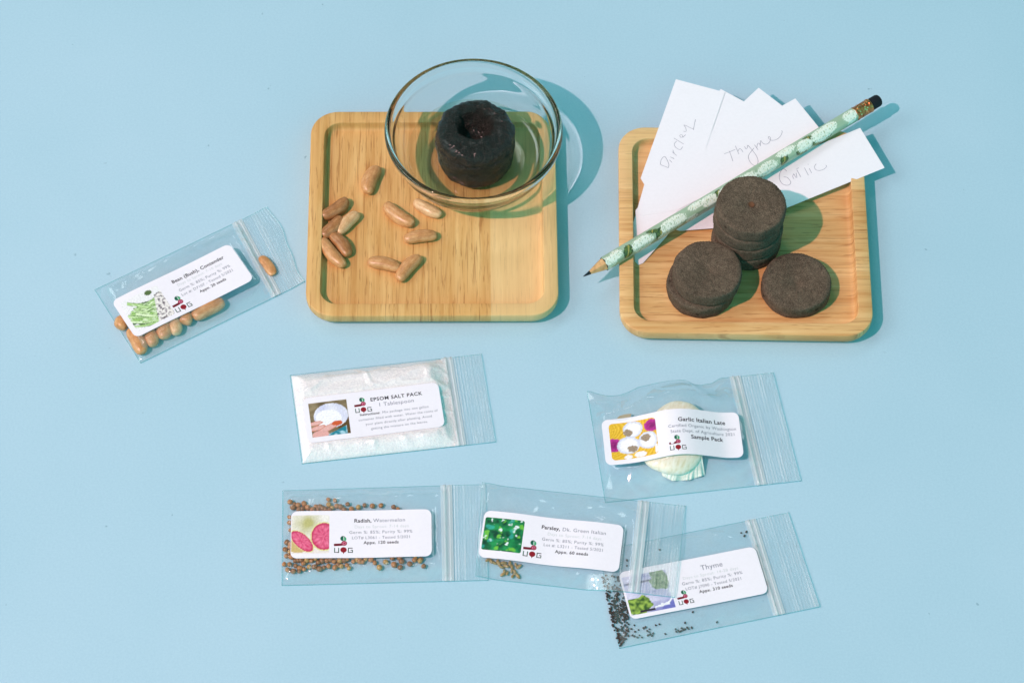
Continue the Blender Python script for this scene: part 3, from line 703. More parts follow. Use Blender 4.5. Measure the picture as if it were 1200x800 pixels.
# ------------------------------------------------------------------ bags
class Bag:
    """corners in px: bottom-left (closed end, upper edge) a, lip upper b, lip lower c, closed end lower d.
       s runs along the bag from the closed end to the lip, t from the lower edge to the upper edge"""
    def __init__(g, corners, sz, height, base, label, wav=0.0, seed=0, ew=7.0, px4=None, zlab=None):
        g.crease = 0.75 if wav < 0.5 else 1.2
        g.sz = sz; g.H = height; g.base = base; g.seed = seed; g.wav = wav
        g.a, g.b, g.c, g.d = [at(*p, 0.3) for p in corners]
        g.org = (g.a + g.b + g.c + g.d) / 4; g.org.z = 0
        g.L = ((g.b - g.a).length + (g.c - g.d).length) / 2; g.W = ((g.a - g.d).length + (g.b - g.c).length) / 2
        g.ed = None; g.ew = ew; g.zlab = zlab if callable(zlab) else (lambda x, y: zlab)
        g.frame(px4, g.zlab(33, 12.7))
        g.root = empty('seed_bag', g.org); tag(g.root, label, 'zip bag', 'clear zip bags')
    def xy(g, s, t):
        lo = g.d.lerp(g.c, s); hi = g.a.lerp(g.b, s); p = lo.lerp(hi, t)
        if g.ed:
            dx, dy = g.ed(s, t); p = p + Vector((dx, dy, 0))
        return p
    def st(g, x, y):
        s = t = 0.5
        for _ in range(6):
            p = g.d.lerp(g.c, s).lerp(g.a.lerp(g.b, s), t)
            es = (g.c - g.d) * (1 - t) + (g.b - g.a) * t; et = (g.a.lerp(g.b, s) - g.d.lerp(g.c, s))
            rx, ry = x - p.x, y - p.y; det = es.x * et.y - es.y * et.x
            s += (rx * et.y - ry * et.x) / det; t += (es.x * ry - es.y * rx) / det
        return s, t
    def basez(g, s, t): return g.base(s, t) if callable(g.base) else g.base
    def top(g, s, t):
        z = g.top0(s, t)
        p = g.d.lerp(g.c, s).lerp(g.a.lerp(g.b, s), t) - g.lo
        x, y = p.x * g.ld.x + p.y * g.ld.y, p.x * g.ln.x + p.y * g.ln.y
        m = max(-x, x - 66.7, -y, y - 25.4)
        if m < 0.6: return min(z, g.zlab(x, y) - 0.06)
        return min(z, g.zlab(x, y) - 0.06 + (m - 0.6) * 0.4)
    def top0(g, s, t):
        s = clamp(s); t = clamp(t)
        e = min(1, min(t, 1 - t) * g.W / g.ew, s * g.L / g.ew); e = max(0, e); e = sin(e * pi / 2) ** 0.9
        z = 0.45 + g.H(s, t) * e
        z += g.wav * e * (nz(s * 5 + g.seed, t * 3, 2) + 0.6 * nz(s * 11, t * 8 + g.seed, 5) + 0.35 * nz(s * 4 + t * 14, t * 3 - s * 9, g.seed))
        z += g.crease * e * (max(0, 1 - 5 * abs(nz(s * 3.1 + g.seed, t * 2.3, 9))) + 0.7 * max(0, 1 - 6 * abs(nz(s * 5 + t * 2.5, t * 4 - s * 3 + g.seed, 14))))
        return g.basez(s, t) + max(0.25, z)
    def build(g):
        r, o = g.root, g.org
        nu, nv = 110, 60; v = []
        for i in range(nu):
            for j in range(nv):
                s, t = g.sz * i / (nu - 1), j / (nv - 1); p = g.xy(s, t); v.append((p.x, p.y, g.top(s, t)))
        obj('front_film', v, gridf(nu, nv, flip=False), FILM, r, o)
        v = []
        for i in range(40):
            for j in range(20):
                s, t = i / 39, j / 19; p = g.xy(s, t); v.append((p.x, p.y, g.basez(s, t) + 0.08))
        obj('back_film', v, gridf(40, 20), FILM, r, o)
        # ribbed lip beyond the zip
        nu = 90; v = []; LW = (1 - g.sz) * g.L; hz = []; rl = random.Random(g.seed); st_ = [rl.random() ** 1.5 for _ in range(nu)]
        for i in range(nu):
            for j in range(40):
                q = i / (nu - 1); s, t = g.sz + (1 - g.sz) * q, j / 39; p = g.xy(s, t)
                rib = 0.16 * sin(q * LW / 1.5 * 2 * pi + 0.6 * nz(t * 3, q)) * sm(q, 0.1, 0.25)
                z = g.basez(s, t) + 0.6 + 0.6 * (0.5 + nz(t * 3 + g.seed, q * 1.5, 4)) * q + rib
                v.append((p.x, p.y, z)); h_ = 0.04 + 0.30 * st_[i] * sm(q, 0.08, 0.2) * clamp(0.6 + 0.8 * nz(t * 2.5, q * 3, g.seed)); hz.append((h_, h_, h_))
        obj('lip', v, gridf(nu, 40), LIPF, r, o, True, hz)
        zp = empty_zip = []
        zv = []; zf = []
        for off, rad in ((-1.5, 0.75), (0.9, 0.5)):
            pts = []
            for j in range(24):
                t = j / 23; s = g.sz + off / g.L; p = g.xy(s, t); pts.append((p.x, p.y, g.basez(s, t) + 0.55 + 0.1 * nz(t * 4, off, g.seed)))
            a, b = tube(pts, rad, 8); n0 = len(zv); zv += a; zf += [tuple(q + n0 for q in ff) for ff in b]
        # the flat web between the two ribs
        n0 = len(zv)
        for j in range(24):
            t = j / 23
            for off in (-3.4, 2.2):
                s = g.sz + off / g.L; p = g.xy(s, t); zv.append((p.x, p.y, g.basez(s, t) + 0.62 + 0.25))
        for j in range(23): zf.append((n0 + 2 * j, n0 + 2 * j + 1, n0 + 2 * j + 3, n0 + 2 * j + 2))
        obj('zip_strip', zv, zf, ZIPF, r, o)
        sv = []; sf = []
        def edge(pts, rad):
            a, b = tube(pts, rad, 6); n0 = len(sv); sv.extend(a); sf.extend([tuple(q + n0 for q in ff) for ff in b])
        for tt in (0.0, 1.0):
            edge([(*g.xy(i / 59, tt).xy, g.basez(i / 59, tt) + 0.32) for i in range(60)], 0.22 if tt == 0 else 0.13)
        edge([(*g.xy(0.0, j / 29).xy, g.basez(0, j / 29) + 0.3) for j in range(30)], 0.14)
        edge([(*g.xy(1.0, j / 29).xy, g.basez(1, j / 29) + 0.6) for j in range(30)], 0.13)
        obj('seam', sv, sf, EDGEF, r, o)
    # --- the sticker: x along 0..66.7, y down 0..25.4
    def frame(g, px4, zest):
        P = [at(*p, g.zlab(*q)) for p, q in zip(px4, ((2, 2), (64, 2), (64, 23), (2, 23)))]; c = (P[0] + P[1] + P[2] + P[3]) / 4
        d = ((P[1] - P[0]) + (P[2] - P[3])); d.z = 0; d.normalize(); n = Vector((d.y, -d.x, 0))
        g.lo = c - d * 33.35 - n * 12.7; g.ld = d; g.ln = n
    def sticker(g):
        LWd, LH, R = 66.7, 25.4, 3.2
        nu, nv = 68, 27
        def rnd(x, y):
            cx = min(max(x, R), LWd - R); cy = min(max(y, R), LH - R)
            dx, dy = x - cx, y - cy
            if dx and dy:
                m = max(abs(dx), abs(dy)); h = hypot(dx, dy)
                if h > 1e-9: dx, dy = dx * m / h, dy * m / h
            return cx + dx, cy + dy
        v = []
        for i in range(nu):
            for j in range(nv): v.append(g.on(*rnd(LWd * i / (nu - 1), LH * j / (nv - 1)), 0))
        n0 = len(v); f = gridf(nu, nv, flip=True)
        v += [(x, y, z - 0.12) for x, y, z in v]; f += gridf(nu, nv, n0)
        ring = [i * nv for i in range(nu)] + [(nu - 1) * nv + j for j in range(1, nv)] + [i * nv + nv - 1 for i in range(nu - 2, -1, -1)] + [j for j in range(nv - 2, 0, -1)]
        m = len(ring); n1 = len(v); v += [v[q] for q in ring] + [v[n0 + q] for q in ring]
        f += [(n1 + i, n1 + (i + 1) % m, n1 + m + (i + 1) % m, n1 + m + i) for i in range(m)]
        g.label = obj('label', v, f, LABEL, g.root, g.org)
    def on(g, x, y, up):
        p = g.lo + g.ld * x + g.ln * y
        return (p.x, p.y, g.zlab(x, y) + 0.13 + up)
    def text(g, name, items, mat):
        v = []; f = []
        for body, x, y, size, bold, sp, *al in items:
            a, b = text_tris(body, size, al[0] if al else 'CENTER', 0.022 * size if bold else 0.0, sp)
            n0 = len(v); v += [g.on(x + p[0], y - p[1], 0.03) for p in a]; f += [tuple(q + n0 for q in ff) for ff in b]
        obj(name, v, f, mat, g.label, g.org, False)
    def picture(g, x0, y0, wd, ht, fn, rad=0.0, n=56):
        v = []; cols = []; m = n
        def rnd(x, y):
            R = rad
            if R <= 0: return x, y
            cx = min(max(x, R), wd - R); cy = min(max(y, R), ht - R); dx, dy = x - cx, y - cy
            if dx and dy:
                mm = max(abs(dx), abs(dy)); h = hypot(dx, dy); dx, dy = dx * mm / h, dy * mm / h
            return cx + dx, cy + dy
        for i in range(n):
            for j in range(m):
                x, y = rnd(wd * i / (n - 1), ht * j / (m - 1)); v.append(g.on(x0 + x, y0 + y, 0.03)); c_ = fn(i / (n - 1), j / (m - 1)); q_ = 1 + 0.16 * nz(i * 0.45, j * 0.45, 3) + 0.12 * nz(i * 1.1, j * 1.1, 7); cols.append(tuple(clamp(k_ * q_) for k_ in c_))
        obj('picture', v, gridf(n, m, flip=True), PRINT, g.label, g.org, False, cols)
    def emblem(g, x0, y0, k=1.0):
        v = []; f = []; cols = []
        def poly(pts, c, up=0.04):
            n0 = len(v)
            for x, y in pts: v.append(g.on(x0 + x * k, y0 + y * k, up)); cols.append(c)
            f.append(tuple(range(n0, n0 + len(pts))))
        def disc(cx, cy, rx, ry, c, up, n=18): poly([(cx + rx * cos(2 * pi * i / n), cy + ry * sin(2 * pi * i / n)) for i in range(n)], c, up)
        gr, gl, rd, mg, pk, wt = c8(16, 92, 72), c8(60, 160, 110), c8(112, 22, 42), c8(150, 24, 60), c8(214, 120, 150), c8(236, 236, 243)
        disc(4.3, 1.4, 1.25, 1.35, gr, 0.04); disc(5.1, 1.7, 0.8, 1.1, gl, 0.045)
        poly([(4.5, 0.4), (4.75, 0.4), (4.9, 2.6), (4.65, 2.6)], wt, 0.05)
        disc(4.9, 4.0, 1.35, 1.3, mg, 0.045); disc(4.9, 4.0, 0.85, 0.8, pk, 0.05); disc(5.0, 4.05, 0.45, 0.42, mg, 0.055)
        poly([(0.0, 4.2), (3.8, 4.0), (4.2, 5.2), (3.0, 5.35), (0.1, 5.5)], rd, 0.04)
        poly([(0.2, 6.4), (0.62, 6.4), (0.62, 9.0), (0.2, 9.0)], gr); poly([(0.2, 8.68), (2.5, 8.68), (2.5, 9.05), (0.2, 9.05)], c8(34, 40, 44), 0.045); poly([(2.08, 6.4), (2.5, 6.4), (2.5, 9.0), (2.08, 9.0)], gr, 0.042)
        disc(4.6, 7.5, 1.5, 1.45, c8(142, 24, 40), 0.045); poly([(4.2, 8.7), (5.0, 8.7), (4.6, 9.8)], c8(142, 24, 40), 0.04)
        poly([(6.7, 6.4), (8.9, 6.4), (8.9, 6.8), (6.7, 6.8)], c8(34, 40, 44), 0.045); poly([(6.7, 6.4), (7.1, 6.4), (7.1, 9.0), (6.7, 9.0)], gr, 0.042)
        poly([(6.7, 8.68), (9.0, 8.68), (9.0, 9.05), (6.7, 9.05)], c8(34, 40, 44), 0.046); poly([(8.6, 7.6), (9.0, 7.6), (9.0, 9.0), (8.6, 9.0)], gr, 0.043); poly([(7.9, 7.5), (9.0, 7.5), (9.0, 7.85), (7.9, 7.85)], c8(34, 40, 44), 0.047)
        obj('emblem', v, f, PRINT, g.label, g.org, False, cols)

def plateau(x, a, b, w): return sm(x, a - w, a) * (1 - sm(x, b, b + w))

# --- bean bag
bb = Bag([(111, 339.7), (314, 242.8), (358.8, 330), (164.8, 425.3)], 0.825,
         lambda s, t: 0.6 + 6.6 * plateau(s, 0.05, 0.74, 0.10) * plateau(t, 0.12, 0.86, 0.14) + 2.6 * exp(-((s - 0.86) / 0.05) ** 2 - ((t - 0.28) / 0.16) ** 2),
         0.1, 'clear zip bag of tan beans with a green bean picture label, left of the tray', 0.16, 1, px4=[(130.5, 352.3), (269.9, 284.5), (297.7, 327.4), (157.8, 397.4)],
         zlab=lambda x, y: 7.0 - 0.012 * x + 0.25 * sin(x * 0.11), ew=8.0)
bb.ed = lambda s, t: (-2.2 * sm(s, 0.9, 1.0) * (sin(t * 6.0 + 0.6) * 0.6 + 0.2 * sin(t * 15)) , 0)
bb.build(); bb.sticker()
bb.picture(2.6, 3.2, 21.0, 19.8, pic_bean, 1.5); bb.emblem(24.2, 14.0)
bb.text('heading_text', [('Bean (Bush), Contender', 45.5, 6.6, 2.75, True, 1.08)], INK)
bb.text('faint_text', [('Days to Sprout: 7-10 days', 45, 9.4, 2.2, False, 1.08)], INKF)
bb.text('body_text', [('Germ %: 85%; Purity %: 99%', 46, 12.6, 2.3, False, 1.08), ('Lot #: D7107 - Tested 5/2021', 46, 15.6, 2.2, False, 1.08)], INKG)
bb.text('count_text', [('Appx. 20 seeds', 47.5, 18.4, 2.2, True, 1.08)], INK)
def z5(x, y): return (130 + x / 5.712, 280 + y / 5.714)
GBB = 'beans in the bean bag'
for i, (p, q, wd, hh, mt, lab) in enumerate([
    ((55, 600), (105, 520), 7, 6, 0, 'tan bean showing past the left end of the bean bag label'),
    ((130, 600), (215, 765), 7.2, 6, 0, 'lowest tan bean in the bean bag, nearest its bottom corner'),
    ((235, 600), (290, 715), 6.4, 5.8, 0, 'second bean from the closed end in the row under the bean label'),
    ((320, 530), (365, 665), 7.6, 6, 0, 'plump third bean in the row sticking out under the bean label'),
    ((400, 520), (445, 638), 6.2, 5.8, 2, 'paler fourth bean in the row sticking out under the bean label'),
    ((460, 530), (545, 545), 6.6, 5.8, 0, 'fifth bean in the row under the label, just below the emblem'),
    ((545, 520), (755, 415), 8.2, 6.2, 0, 'long tan bean at the end of the row nearest the zip'),
    ((160, 560), (250, 600), 6.5, 5.8, 1, 'bean mostly hidden behind the bottom left of the bean label')]):
    bean(z5(*p), z5(*q), 0.25 + hh / 2, wd, hh, 0.3, BT[mt], lab, GBB, 30 + i)
bean((305.5, 300.5), (321.0, 322.0), 1.7, 5.2, 2.8, 0.2, BT[0], 'brown bean caught under the zip lip of the bean bag', GBB, 45)

# --- epsom salt bag
eb = Bag([(339.8, 439.7), (564, 414.9), (580.9, 517.7), (353.8, 543.4)], 0.825,
         lambda s, t: 0.4 + 4.3 * plateau(s, 0.05, 0.70, 0.12) * (0.85 + 0.15 * plateau(t, 0.3, 0.7, 0.3)), 0.1,
         'clear zip bag packed with white salt below the left wooden tray', 0.3, 2, px4=[(353.2, 466.4), (513.6, 447), (521.3, 500), (361.5, 520)],
         zlab=lambda x, y: 4.75 + 0.10 * sin(x * 0.13) + 0.08 * sin(y * 0.3), ew=8.0)
eb.build()
nu, nv = 150, 90; v = []
for i in range(nu):
    for j in range(nv):
        s = 0.006 + (0.812 - 0.006) * i / (nu - 1); t = 0.008 + 0.984 * j / (nv - 1)
        if i == nu - 1: s += 0.012 * nz(t * 8, 3)
        p = eb.xy(s, t); z = eb.top(s, t) - 0.2 - 0.12 * abs(nz(p.x * 0.9, p.y * 0.9, 1)) - 0.10 * abs(nz(p.x * 2.2, p.y * 2.2, 5))
        edge_ = min(i, j, nu - 1 - i, nv - 1 - j)
        v.append((p.x, p.y, 0.25 if edge_ == 0 else max(0.3, z)))
sal = obj('epsom_salt', v, gridf(nu, nv), SALT); tag(sal, 'white salt crystals filling the zip bag under its label', 'salt', kind='stuff')
eb.sticker()
eb.picture(2.6, 3.4, 18.6, 19.2, pic_salt); eb.emblem(24.6, 3.4, 0.92)
eb.text('heading_text', [('EPSOM SALT PACK', 45.4, 6.2, 2.75, True, 1.12)], INK)
eb.text('subheading_text', [('1 Tablespoon', 45, 9.6, 2.9, False, 1.1)], INKG)
eb.text('instructions_heading', [('Instructions:', 36.6, 13.7, 1.85, True, 1.06, 'RIGHT')], INK)
eb.text('instructions_text', [('Mix package into one gallon', 37.6, 13.7, 1.85, False, 1.08, 'LEFT'), ('container filled with water. Water the roots of', 45, 16.5, 1.85, False, 1.08), ('your plant directly after planting. Avoid', 45, 19.3, 1.85, False, 1.08), ('getting the mixture on the leaves.', 45, 22.1, 1.85, False, 1.08)], INKG)

# --- garlic bag
gb = Bag([(687.9, 459.3), (906, 436.8), (938.8, 563.2), (709.3, 588.6)], 0.80,
         lambda s, t: 0.8 + 12.5 * exp(-((s - 0.44) / 0.21) ** 2 - ((t - 0.56) / 0.36) ** 2) + 4.6 * plateau(s, 0.10, 0.70, 0.14) * plateau(t, 0.25, 0.75, 0.2), 0.1,
         'clear zip bag holding one garlic clove behind a yellow picture label', 0.55, 3, px4=[(704.5, 491), (860, 482.5), (870.5, 536), (716.5, 546.0)],
         zlab=lambda x, y: 5.2 + 6.8 * exp(-((x - 36) / 17.0) ** 2) - 0.5 * sin((x - 50) * 0.2) * sm(x, 48, 60), ew=7.0)
gb.ed = lambda s, t: (0, 4.2 * sm(t, 0.3, 1) * (-sin((s - 0.02) / 0.26 * pi) * plateau(s, 0.02, 0.26, 0.04) * 0.9 + 0.35 * sin((s - 0.30) / 0.3 * pi) * plateau(s, 0.3, 0.6, 0.04) - 0.6 * plateau(s, 0.58, 0.66, 0.06)))
gb.build(); gb.sticker()
gb.picture(3.2, 2.6, 22.4, 20.4, pic_garlic, 2.0); gb.emblem(30.8, 14.6, 0.9)
gb.text('heading_text', [('Garlic Italian Late', 48, 7.0, 3.1, True, 1.05)], INK)
gb.text('pack_text', [('Sample Pack', 49.6, 16.6, 3.0, True, 1.05)], INK)
gb.text('body_text', [('Certified Organic by Washington', 48, 10.2, 2.35, False, 1.05), ('State Dept. of Agriculture 2021', 48, 13.2, 2.35, False, 1.05)], INKG)
# clove
v = []; nu, nv = 34, 26
c0 = at(791, 512, 5.0)
for i in range(nu):
    th = pi * i / (nu - 1); t = -cos(th)
    rr = sin(th) ** 0.75 * (1 - 0.22 * t) 
    for j in range(nv):
        a = 2 * pi * j / nv
        v.append((20.5 * t + 2.2 * (1 - t * t), 15.5 * rr * cos(a) * 0.98, 4.5 * rr * sin(a) * (1 + 0.12 * cos(3 * a))))
f = []
for i in range(nu - 1):
    for j in range(nv): f.append((i * nv + j, i * nv + (j + 1) % nv, (i + 1) * nv + (j + 1) % nv, (i + 1) * nv + j))
k = NT('garlic_flesh'); co = k.coord(scale=(1, 4, 4)); g = k.noise(co, 120, 4)
k.bsdf(k.ramp(g, [(0.25, lin(220, 202, 160)), (0.5, lin(243, 231, 208)), (0.75, lin(252, 245, 233))]), 0.4, k.bump(g, 0.2, 0.0008), 0.4)
cl = obj('garlic_clove', v, f, k.m); cl.location = (c0.x * S, c0.y * S, 5.0 * S); cl.rotation_euler = (0, 0, radians(74))
tag(cl, 'cream garlic clove inside the bag behind the garlic label', 'garlic clove')
# papery skin flake, a ruffled sheet part of the clove
GS = NT('papery_garlic_skin'); co = GS.coord(scale=(1, 5, 1)); g = GS.noise(co, 200, 4)
GS.bsdf(GS.ramp(g, [(0.3, lin(214, 220, 206)), (0.7, lin(240, 243, 234))]), 0.5, None, 0.3)
TIP = NT('dry_garlic_tip'); TIP.bsdf(lin(178, 158, 122), 0.6)
def skin(pts_px, n, zf, parent, mt=None):
    # pts_px: two polylines (root edge, free edge)
    A, B = pts_px; v = []
    for i in range(n):
        q = i / (n - 1)
        def pl(P):
            x = q * (len(P) - 1); k_ = min(int(x), len(P) - 2); r_ = x - k_
            return (P[k_][0] * (1 - r_) + P[k_ + 1][0] * r_, P[k_][1] * (1 - r_) + P[k_ + 1][1] * r_)
        for j in range(14):
            r_ = j / 13; a, b = pl(A), pl(B); z = zf(q, r_)
            p = at(a[0] * (1 - r_) + b[0] * r_, a[1] * (1 - r_) + b[1] * r_, z); v.append(p)
    n0 = len(v); f = gridf(n, 14)
    v += [p - Vector((0, 0, 0.15)) for p in v]; f += gridf(n, 14, n0, True)
    w_ = bpy.data.objects
    o = obj('papery_skin', v, f, mt or GS.m, None, (0, 0, 0)); o.parent = parent
    o.matrix_parent_inverse = (Matrix.Translation(parent.location) @ Matrix.Rotation(parent.rotation_euler.z, 4, 'Z')).inverted()
    return o
skin(([(772, 536), (795, 539), (812, 537), (822, 530)], [(776, 557), (788, 563), (808, 562), (826, 556)]), 70, lambda q, r: 6.6 - 5.6 * r + (1.5 * nz(q * 7, r * 0.8, 2) + 0.8 * nz(q * 19, r, 6)) * (0.25 + r), cl)
skin(([(742, 534), (752, 538), (764, 541)], [(752, 537), (764, 545), (771, 548)]), 20, lambda q, r: 5.4 - 1.2 * r + 0.5 * sin(q * 6), cl)
skin(([(722, 491), (730, 490), (739, 488.5)], [(726, 487), (733, 485), (740, 484.5)]), 14, lambda q, r: 2.2, cl, TIP.m)

# --- radish bag
rb = Bag([(331.3, 574.7), (569, 567.3), (572, 679.6), (330.4, 685.7)], 0.812,
         lambda s, t: 0.4 + 2.8 * plateau(s, 0.04, 0.76, 0.08) * plateau(t, 0.14, 0.86, 0.12), 0.1,
         'clear zip bag of round brown seeds with a sliced pink radish label', 0.14, 4, px4=[(340.8, 599.4), (505.3, 596.8), (506.3, 651.0), (340.8, 653.6)],
         zlab=lambda x, y: 3.15 + 0.22 * sin(x * 0.12 + 0.6), ew=5.0)
rb.build(); rb.sticker()
rb.picture(0.3, 2.3, 17.9, 20.6, pic_radish, 0.8); rb.emblem(20.4, 13.6)
def word(g, name, bold, light, xb, xl, y, size):
    g.text('heading_text', [(bold, xb, y, size, True, 1.05, 'RIGHT')], INK); g.text('variety_text', [(light, xl, y, size, False, 1.08, 'LEFT')], INKG)
word(rb, 'h', 'Radish,', 'Watermelon', 38.2, 39.0, 6.4, 2.75)
rb.text('faint_text', [('Days to Sprout: 7-14 days', 43, 9.5, 2.2, False, 1.1)], INKF)
rb.text('body_text', [('Germ %: 85%; Purity %: 99%', 42.6, 12.5, 2.3, False, 1.12), ('LOT# L3061 - Tested 5/2021', 42.8, 15.4, 2.15, False, 1.08)], INKG)
rb.text('count_text', [('Appx. 120 seeds', 42.8, 18.1, 2.25, True, 1.1)], INK)
# --- parsley bag, lying over the radish lip and the thyme bag
pb_ = Bag([(565.2, 566.8), (803.5, 592.8), (790.5, 702.5), (557.5, 676.5)], 0.80,
          lambda s, t: 0.3 + 1.8 * plateau(s, 0.04, 0.74, 0.08) * plateau(t, 0.16, 0.84, 0.16),
          lambda s, t: 0.1 + 1.6 * (1 - sm(s, 0.0, 0.12)) + 2.5 * sm(s, 0.52, 0.72) * sm(1 - t, 0.0, 0.45),
          'clear zip bag with a leafy green parsley label overlapping the two bags beside it', 0.18, 5, px4=[(567.2, 597.2), (730.5, 615.3), (725.5, 670.5), (561.3, 652.5)],
         zlab=lambda x, y: 2.6 + 0.35 * sin(x * 0.16 - 0.6) + 0.02 * max(0, x - 40), ew=5.0)
pb_.build(); pb_.sticker()
pb_.picture(0.9, 3.6, 18.8, 17.6, pic_parsley, 1.0); pb_.emblem(20.6, 13.2)
word(pb_, 'h', 'Parsley,', 'Dk. Green Italian', 36.8, 37.8, 6.4, 2.75)
pb_.text('faint_text', [('Days to Sprout: 7-14 days', 44, 9.5, 2.2, False, 1.1)], INKF)
pb_.text('body_text', [('Germ %: 85%; Purity %: 99%', 43.5, 12.6, 2.3, False, 1.1), ('Lot #: L3211 - Tested 5/2021', 44.2, 15.5, 2.2, False, 1.08)], INKG)
pb_.text('count_text', [('Appx. 60 seeds', 43.6, 18.5, 2.3, True, 1.1)], INK)
# --- thyme bag
tb = Bag([(701.5, 645), (924, 600.2), (960.8, 710.6), (725.6, 759.3)], 0.803,
         lambda s, t: 0.3 + 1.5 * plateau(s, 0.05, 0.74, 0.06) * plateau(t, 0.14, 0.86, 0.16), 0.1,
         'clear zip bag of tiny dark seeds with a lavender blue thyme label', 0.2, 6, px4=[(724.0, 670.4), (883.7, 639.2), (900.9, 694.9), (740.6, 726.0)],
         zlab=lambda x, y: 1.75 + 0.12 * sin(x * 0.12), ew=5.0)
tb.build(); tb.sticker()
tb.picture(0.9, 3.0, 21.2, 20.4, pic_thyme); tb.emblem(23.9, 15.4, 0.82)
tb.text('heading_text', [('Thyme', 44, 7.0, 3.7, False, 1.05)], INKG)
tb.text('faint_text', [('Days to Sprout: 14-28 days', 42.5, 10.2, 2.2, False, 1.1)], INKF)
tb.text('body_text', [('Germ %: 85%; Purity %: 99%', 42.6, 13.0, 2.3, False, 1.1), ('LOT# J7090 - Tested 5/2021', 42.6, 15.9, 2.15, False, 1.08)], INKG)
tb.text('count_text', [('Appx. 310 seeds', 43, 18.6, 2.2, True, 1.1)], INK)

# ------------------------------------------------------------------ seeds
def seed_mesh(name, r, sx_, sy_, sz_, mat, seed, nu=12, nv=12):
    v = []; f = []
    for i in range(nu):
        th = pi * i / (nu - 1)
        for j in range(nv):
            a = 2 * pi * j / nv; d = 1 + 0.14 * nz(cos(a) * sin(th) * 1.4 + seed, sin(a) * sin(th) * 1.4, cos(th) * 1.4)
            v.append((r * sx_ * sin(th) * cos(a) * d, r * sy_ * sin(th) * sin(a) * d, r * sz_ * cos(th) * d))
    for i in range(nu - 1):
        for j in range(nv): f.append((i * nv + j, (i + 1) * nv + j, (i + 1) * nv + (j + 1) % nv, i * nv + (j + 1) % nv))
    return obj(name, v, f, mat)
def scatter(protos, pts, zf, label_of, cat, group, used_):
    for i, (px, py) in enumerate(pts):
        k_ = random.randrange(len(protos)); src = protos[k_]
        if src.name in used_:
            o = src.copy(); COL.objects.link(o)
        else: o = src; used_.add(src.name)
        p = at(px, py, zf); q = random.uniform(0.78, 1.14)
        o.location = (p.x * S, p.y * S, zf * S); o.rotation_euler = (random.uniform(-.4, .4), random.uniform(-.4, .4), random.uniform(0, 6.28)); o.scale = (q, q, q)
        tag(o, label_of(i, px, py), cat, group)
random.seed(21)
RS = [(92, 128), (108, 157), (135, 145), (168, 138), (188, 158), (232, 152), (300, 115), (335, 120), (302, 143), (320, 160), (345, 150), (367, 155), (403, 140), (425, 168), (462, 156), (495, 146), (538, 150), (583, 147), (652, 155), (676, 168), (160, 165), (140, 168), (285, 168), (245, 168), (215, 170), (385, 170), (305, 172),
      (88, 210), (90, 240), (94, 280), (75, 347), (66, 385), (72, 420), (60, 465), (95, 355), (100, 425), (92, 398),
      (90, 465), (123, 473), (78, 495), (110, 502), (142, 503), (168, 492), (165, 460), (195, 478), (225, 478), (245, 455), (252, 490), (300, 475), (275, 482), (335, 482), (370, 475), (400, 470), (412, 487), (330, 450), (207, 446), (182, 442), (135, 442), (290, 446), (435, 450), (470, 448), (500, 438), (530, 440), (550, 457), (575, 482), (610, 453), (655, 467), (688, 482), (695, 450), (740, 463), (765, 442), (795, 446), (815, 475), (645, 432), (685, 432), (800, 440), (385, 444), (360, 446), (265, 446), (120, 446), (455, 440), (485, 452), (770, 432), (400, 440), (310, 440), (230, 434)]
_n = 0
while _n < 42:
    x, y = (random.uniform(70, 420), random.uniform(438, 498)) if _n < 26 else ((random.uniform(110, 400), random.uniform(138, 172)) if _n < 36 else (random.uniform(62, 100), random.uniform(330, 440)))
    if all(hypot(x - a, y - b) > 15 for a, b in RS): RS.append((x, y))
    _n += 1
pr = [seed_mesh('radish_seed', 1.42, 1.0, 0.9, 0.85, (SEEDR, SEEDR2, SEEDR3, SEEDR, SEEDR2)[i], i * 3.3) for i in range(5)]
scatter(pr, [(320 + x / 4.615, 560 + y / 4.615) for x, y in RS], 1.45,
        lambda i, x, y: 'round brown radish seed above the radish label' if y < 599 else ('round brown radish seed past the left end of the radish label' if x < 341 and y < 651 else 'round brown radish seed below the radish label'), 'seed', 'radish seeds in their bag', set())
PS = [(180, 410), (212, 425), (235, 430), (250, 446), (270, 440), (290, 430), (300, 446), (320, 436), (335, 443), (262, 468), (276, 476), (255, 482), (300, 465), (318, 480), (330, 490), (304, 492), (315, 470), (228, 418), (195, 416), (258, 425)]
pr = [seed_mesh('parsley_seed', 1.0, 1.55, 0.8, 0.7, SEEDP, 40 + i * 3.3) for i in range(3)]
scatter(pr, [(530 + x / 4.286, 560 + y / 4.286) for x, y in PS], 1.0, lambda i, x, y: 'small tan parsley seed in the little heap below the parsley picture', 'seed', 'parsley seeds in their bag', set())
def zt(x, y): return (700 + x / 6.61, 660 + y / 7.27 * 1.1 * 0.909)
def z3(x, y): return (690 + x / 4.21, 580 + y / 4.21)
def inpoly(x, y, P):
    c = False; n = len(P)
    for i in range(n):
        x1, y1 = P[i]; x2, y2 = P[(i + 1) % n]
        if (y1 > y) != (y2 > y) and x < (x2 - x1) * (y - y1) / (y2 - y1) + x1: c = not c
    return c
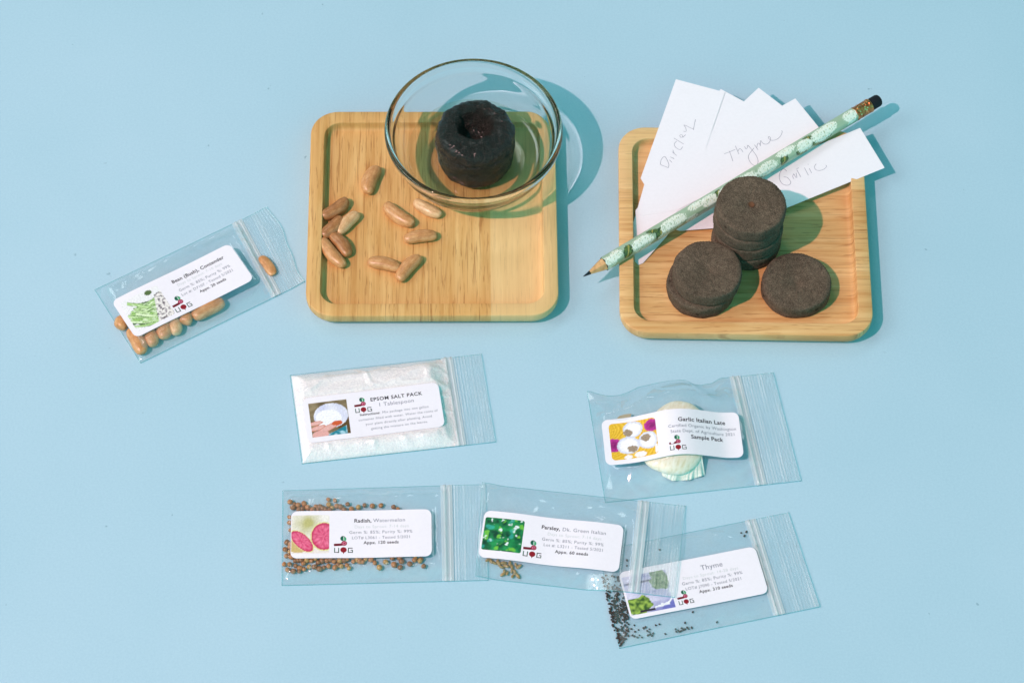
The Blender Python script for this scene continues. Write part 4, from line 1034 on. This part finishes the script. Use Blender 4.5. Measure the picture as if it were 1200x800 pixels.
poly = [(55, 388), (100, 392), (150, 400), (172, 470), (200, 590), (192, 640), (198, 690), (180, 715), (152, 750), (136, 700), (112, 620), (88, 510)]
pts = []
while len(pts) < 236:
    x, y = random.uniform(50, 205), random.uniform(385, 755)
    if not inpoly(x, y, poly): continue
    dens = 0.5 if y < 490 else (1.0 if y < 615 else 0.75)
    if random.random() > dens: continue
    if any(abs(x - a) + abs(y - b) < 5.2 for a, b in pts): continue
    pts.append((x, y))
SC = [(215, 690), (228, 672), (225, 695), (245, 663), (250, 690), (262, 700), (270, 655), (288, 668), (292, 690), (300, 660), (303, 685), (312, 692), (318, 680), (330, 640), (348, 635), (378, 683), (428, 660), (432, 672), (440, 665), (448, 672), (456, 668), (458, 655), (466, 662), (474, 660), (486, 652), (492, 658), (508, 652), (475, 628), (513, 575), (632, 625), (210, 658), (225, 640), (196, 636), (240, 700), (280, 650), (298, 674)]
TOPS = [(752, 185), (778, 180), (768, 200), (826, 250), (880, 425), (882, 440), (920, 542)]
PRS = [(188, 320), (188, 347), (350, 268), (268, 178)]
pr = [seed_mesh('thyme_seed', 0.52, 1.15, 0.9, 0.85, SEEDT, 80 + i * 2.7, 8, 8) for i in range(4)]; ut = set()
scatter(pr, [z3(*p) for p in pts], 0.75, lambda i, x, y: 'tiny dark thyme seed packed at the closed end of the thyme bag', 'seed', 'thyme seeds heaped at the closed end', ut)
scatter(pr, [z3(*p) for p in SC], 0.7, lambda i, x, y: 'tiny dark thyme seed strewn along the lower edge of the thyme bag', 'seed', 'thyme seeds along the lower edge', ut)
scatter(pr, [z3(*p) for p in TOPS], 0.7, lambda i, x, y: 'tiny dark thyme seed near the zip of the thyme bag', 'seed', 'thyme seeds near the zip', ut)
scatter(pr, [z3(*p) for p in PRS], 0.9, lambda i, x, y: 'tiny dark seed between the parsley and thyme labels', 'seed', 'stray seeds between the labels', ut)

for o in COL.objects:
    if o.type == 'MESH' and o.name.split('.')[0] in ('table_surface', 'wooden_tray', 'soaked_pellet', 'bean'): o.cycles.is_caustics_receiver = True
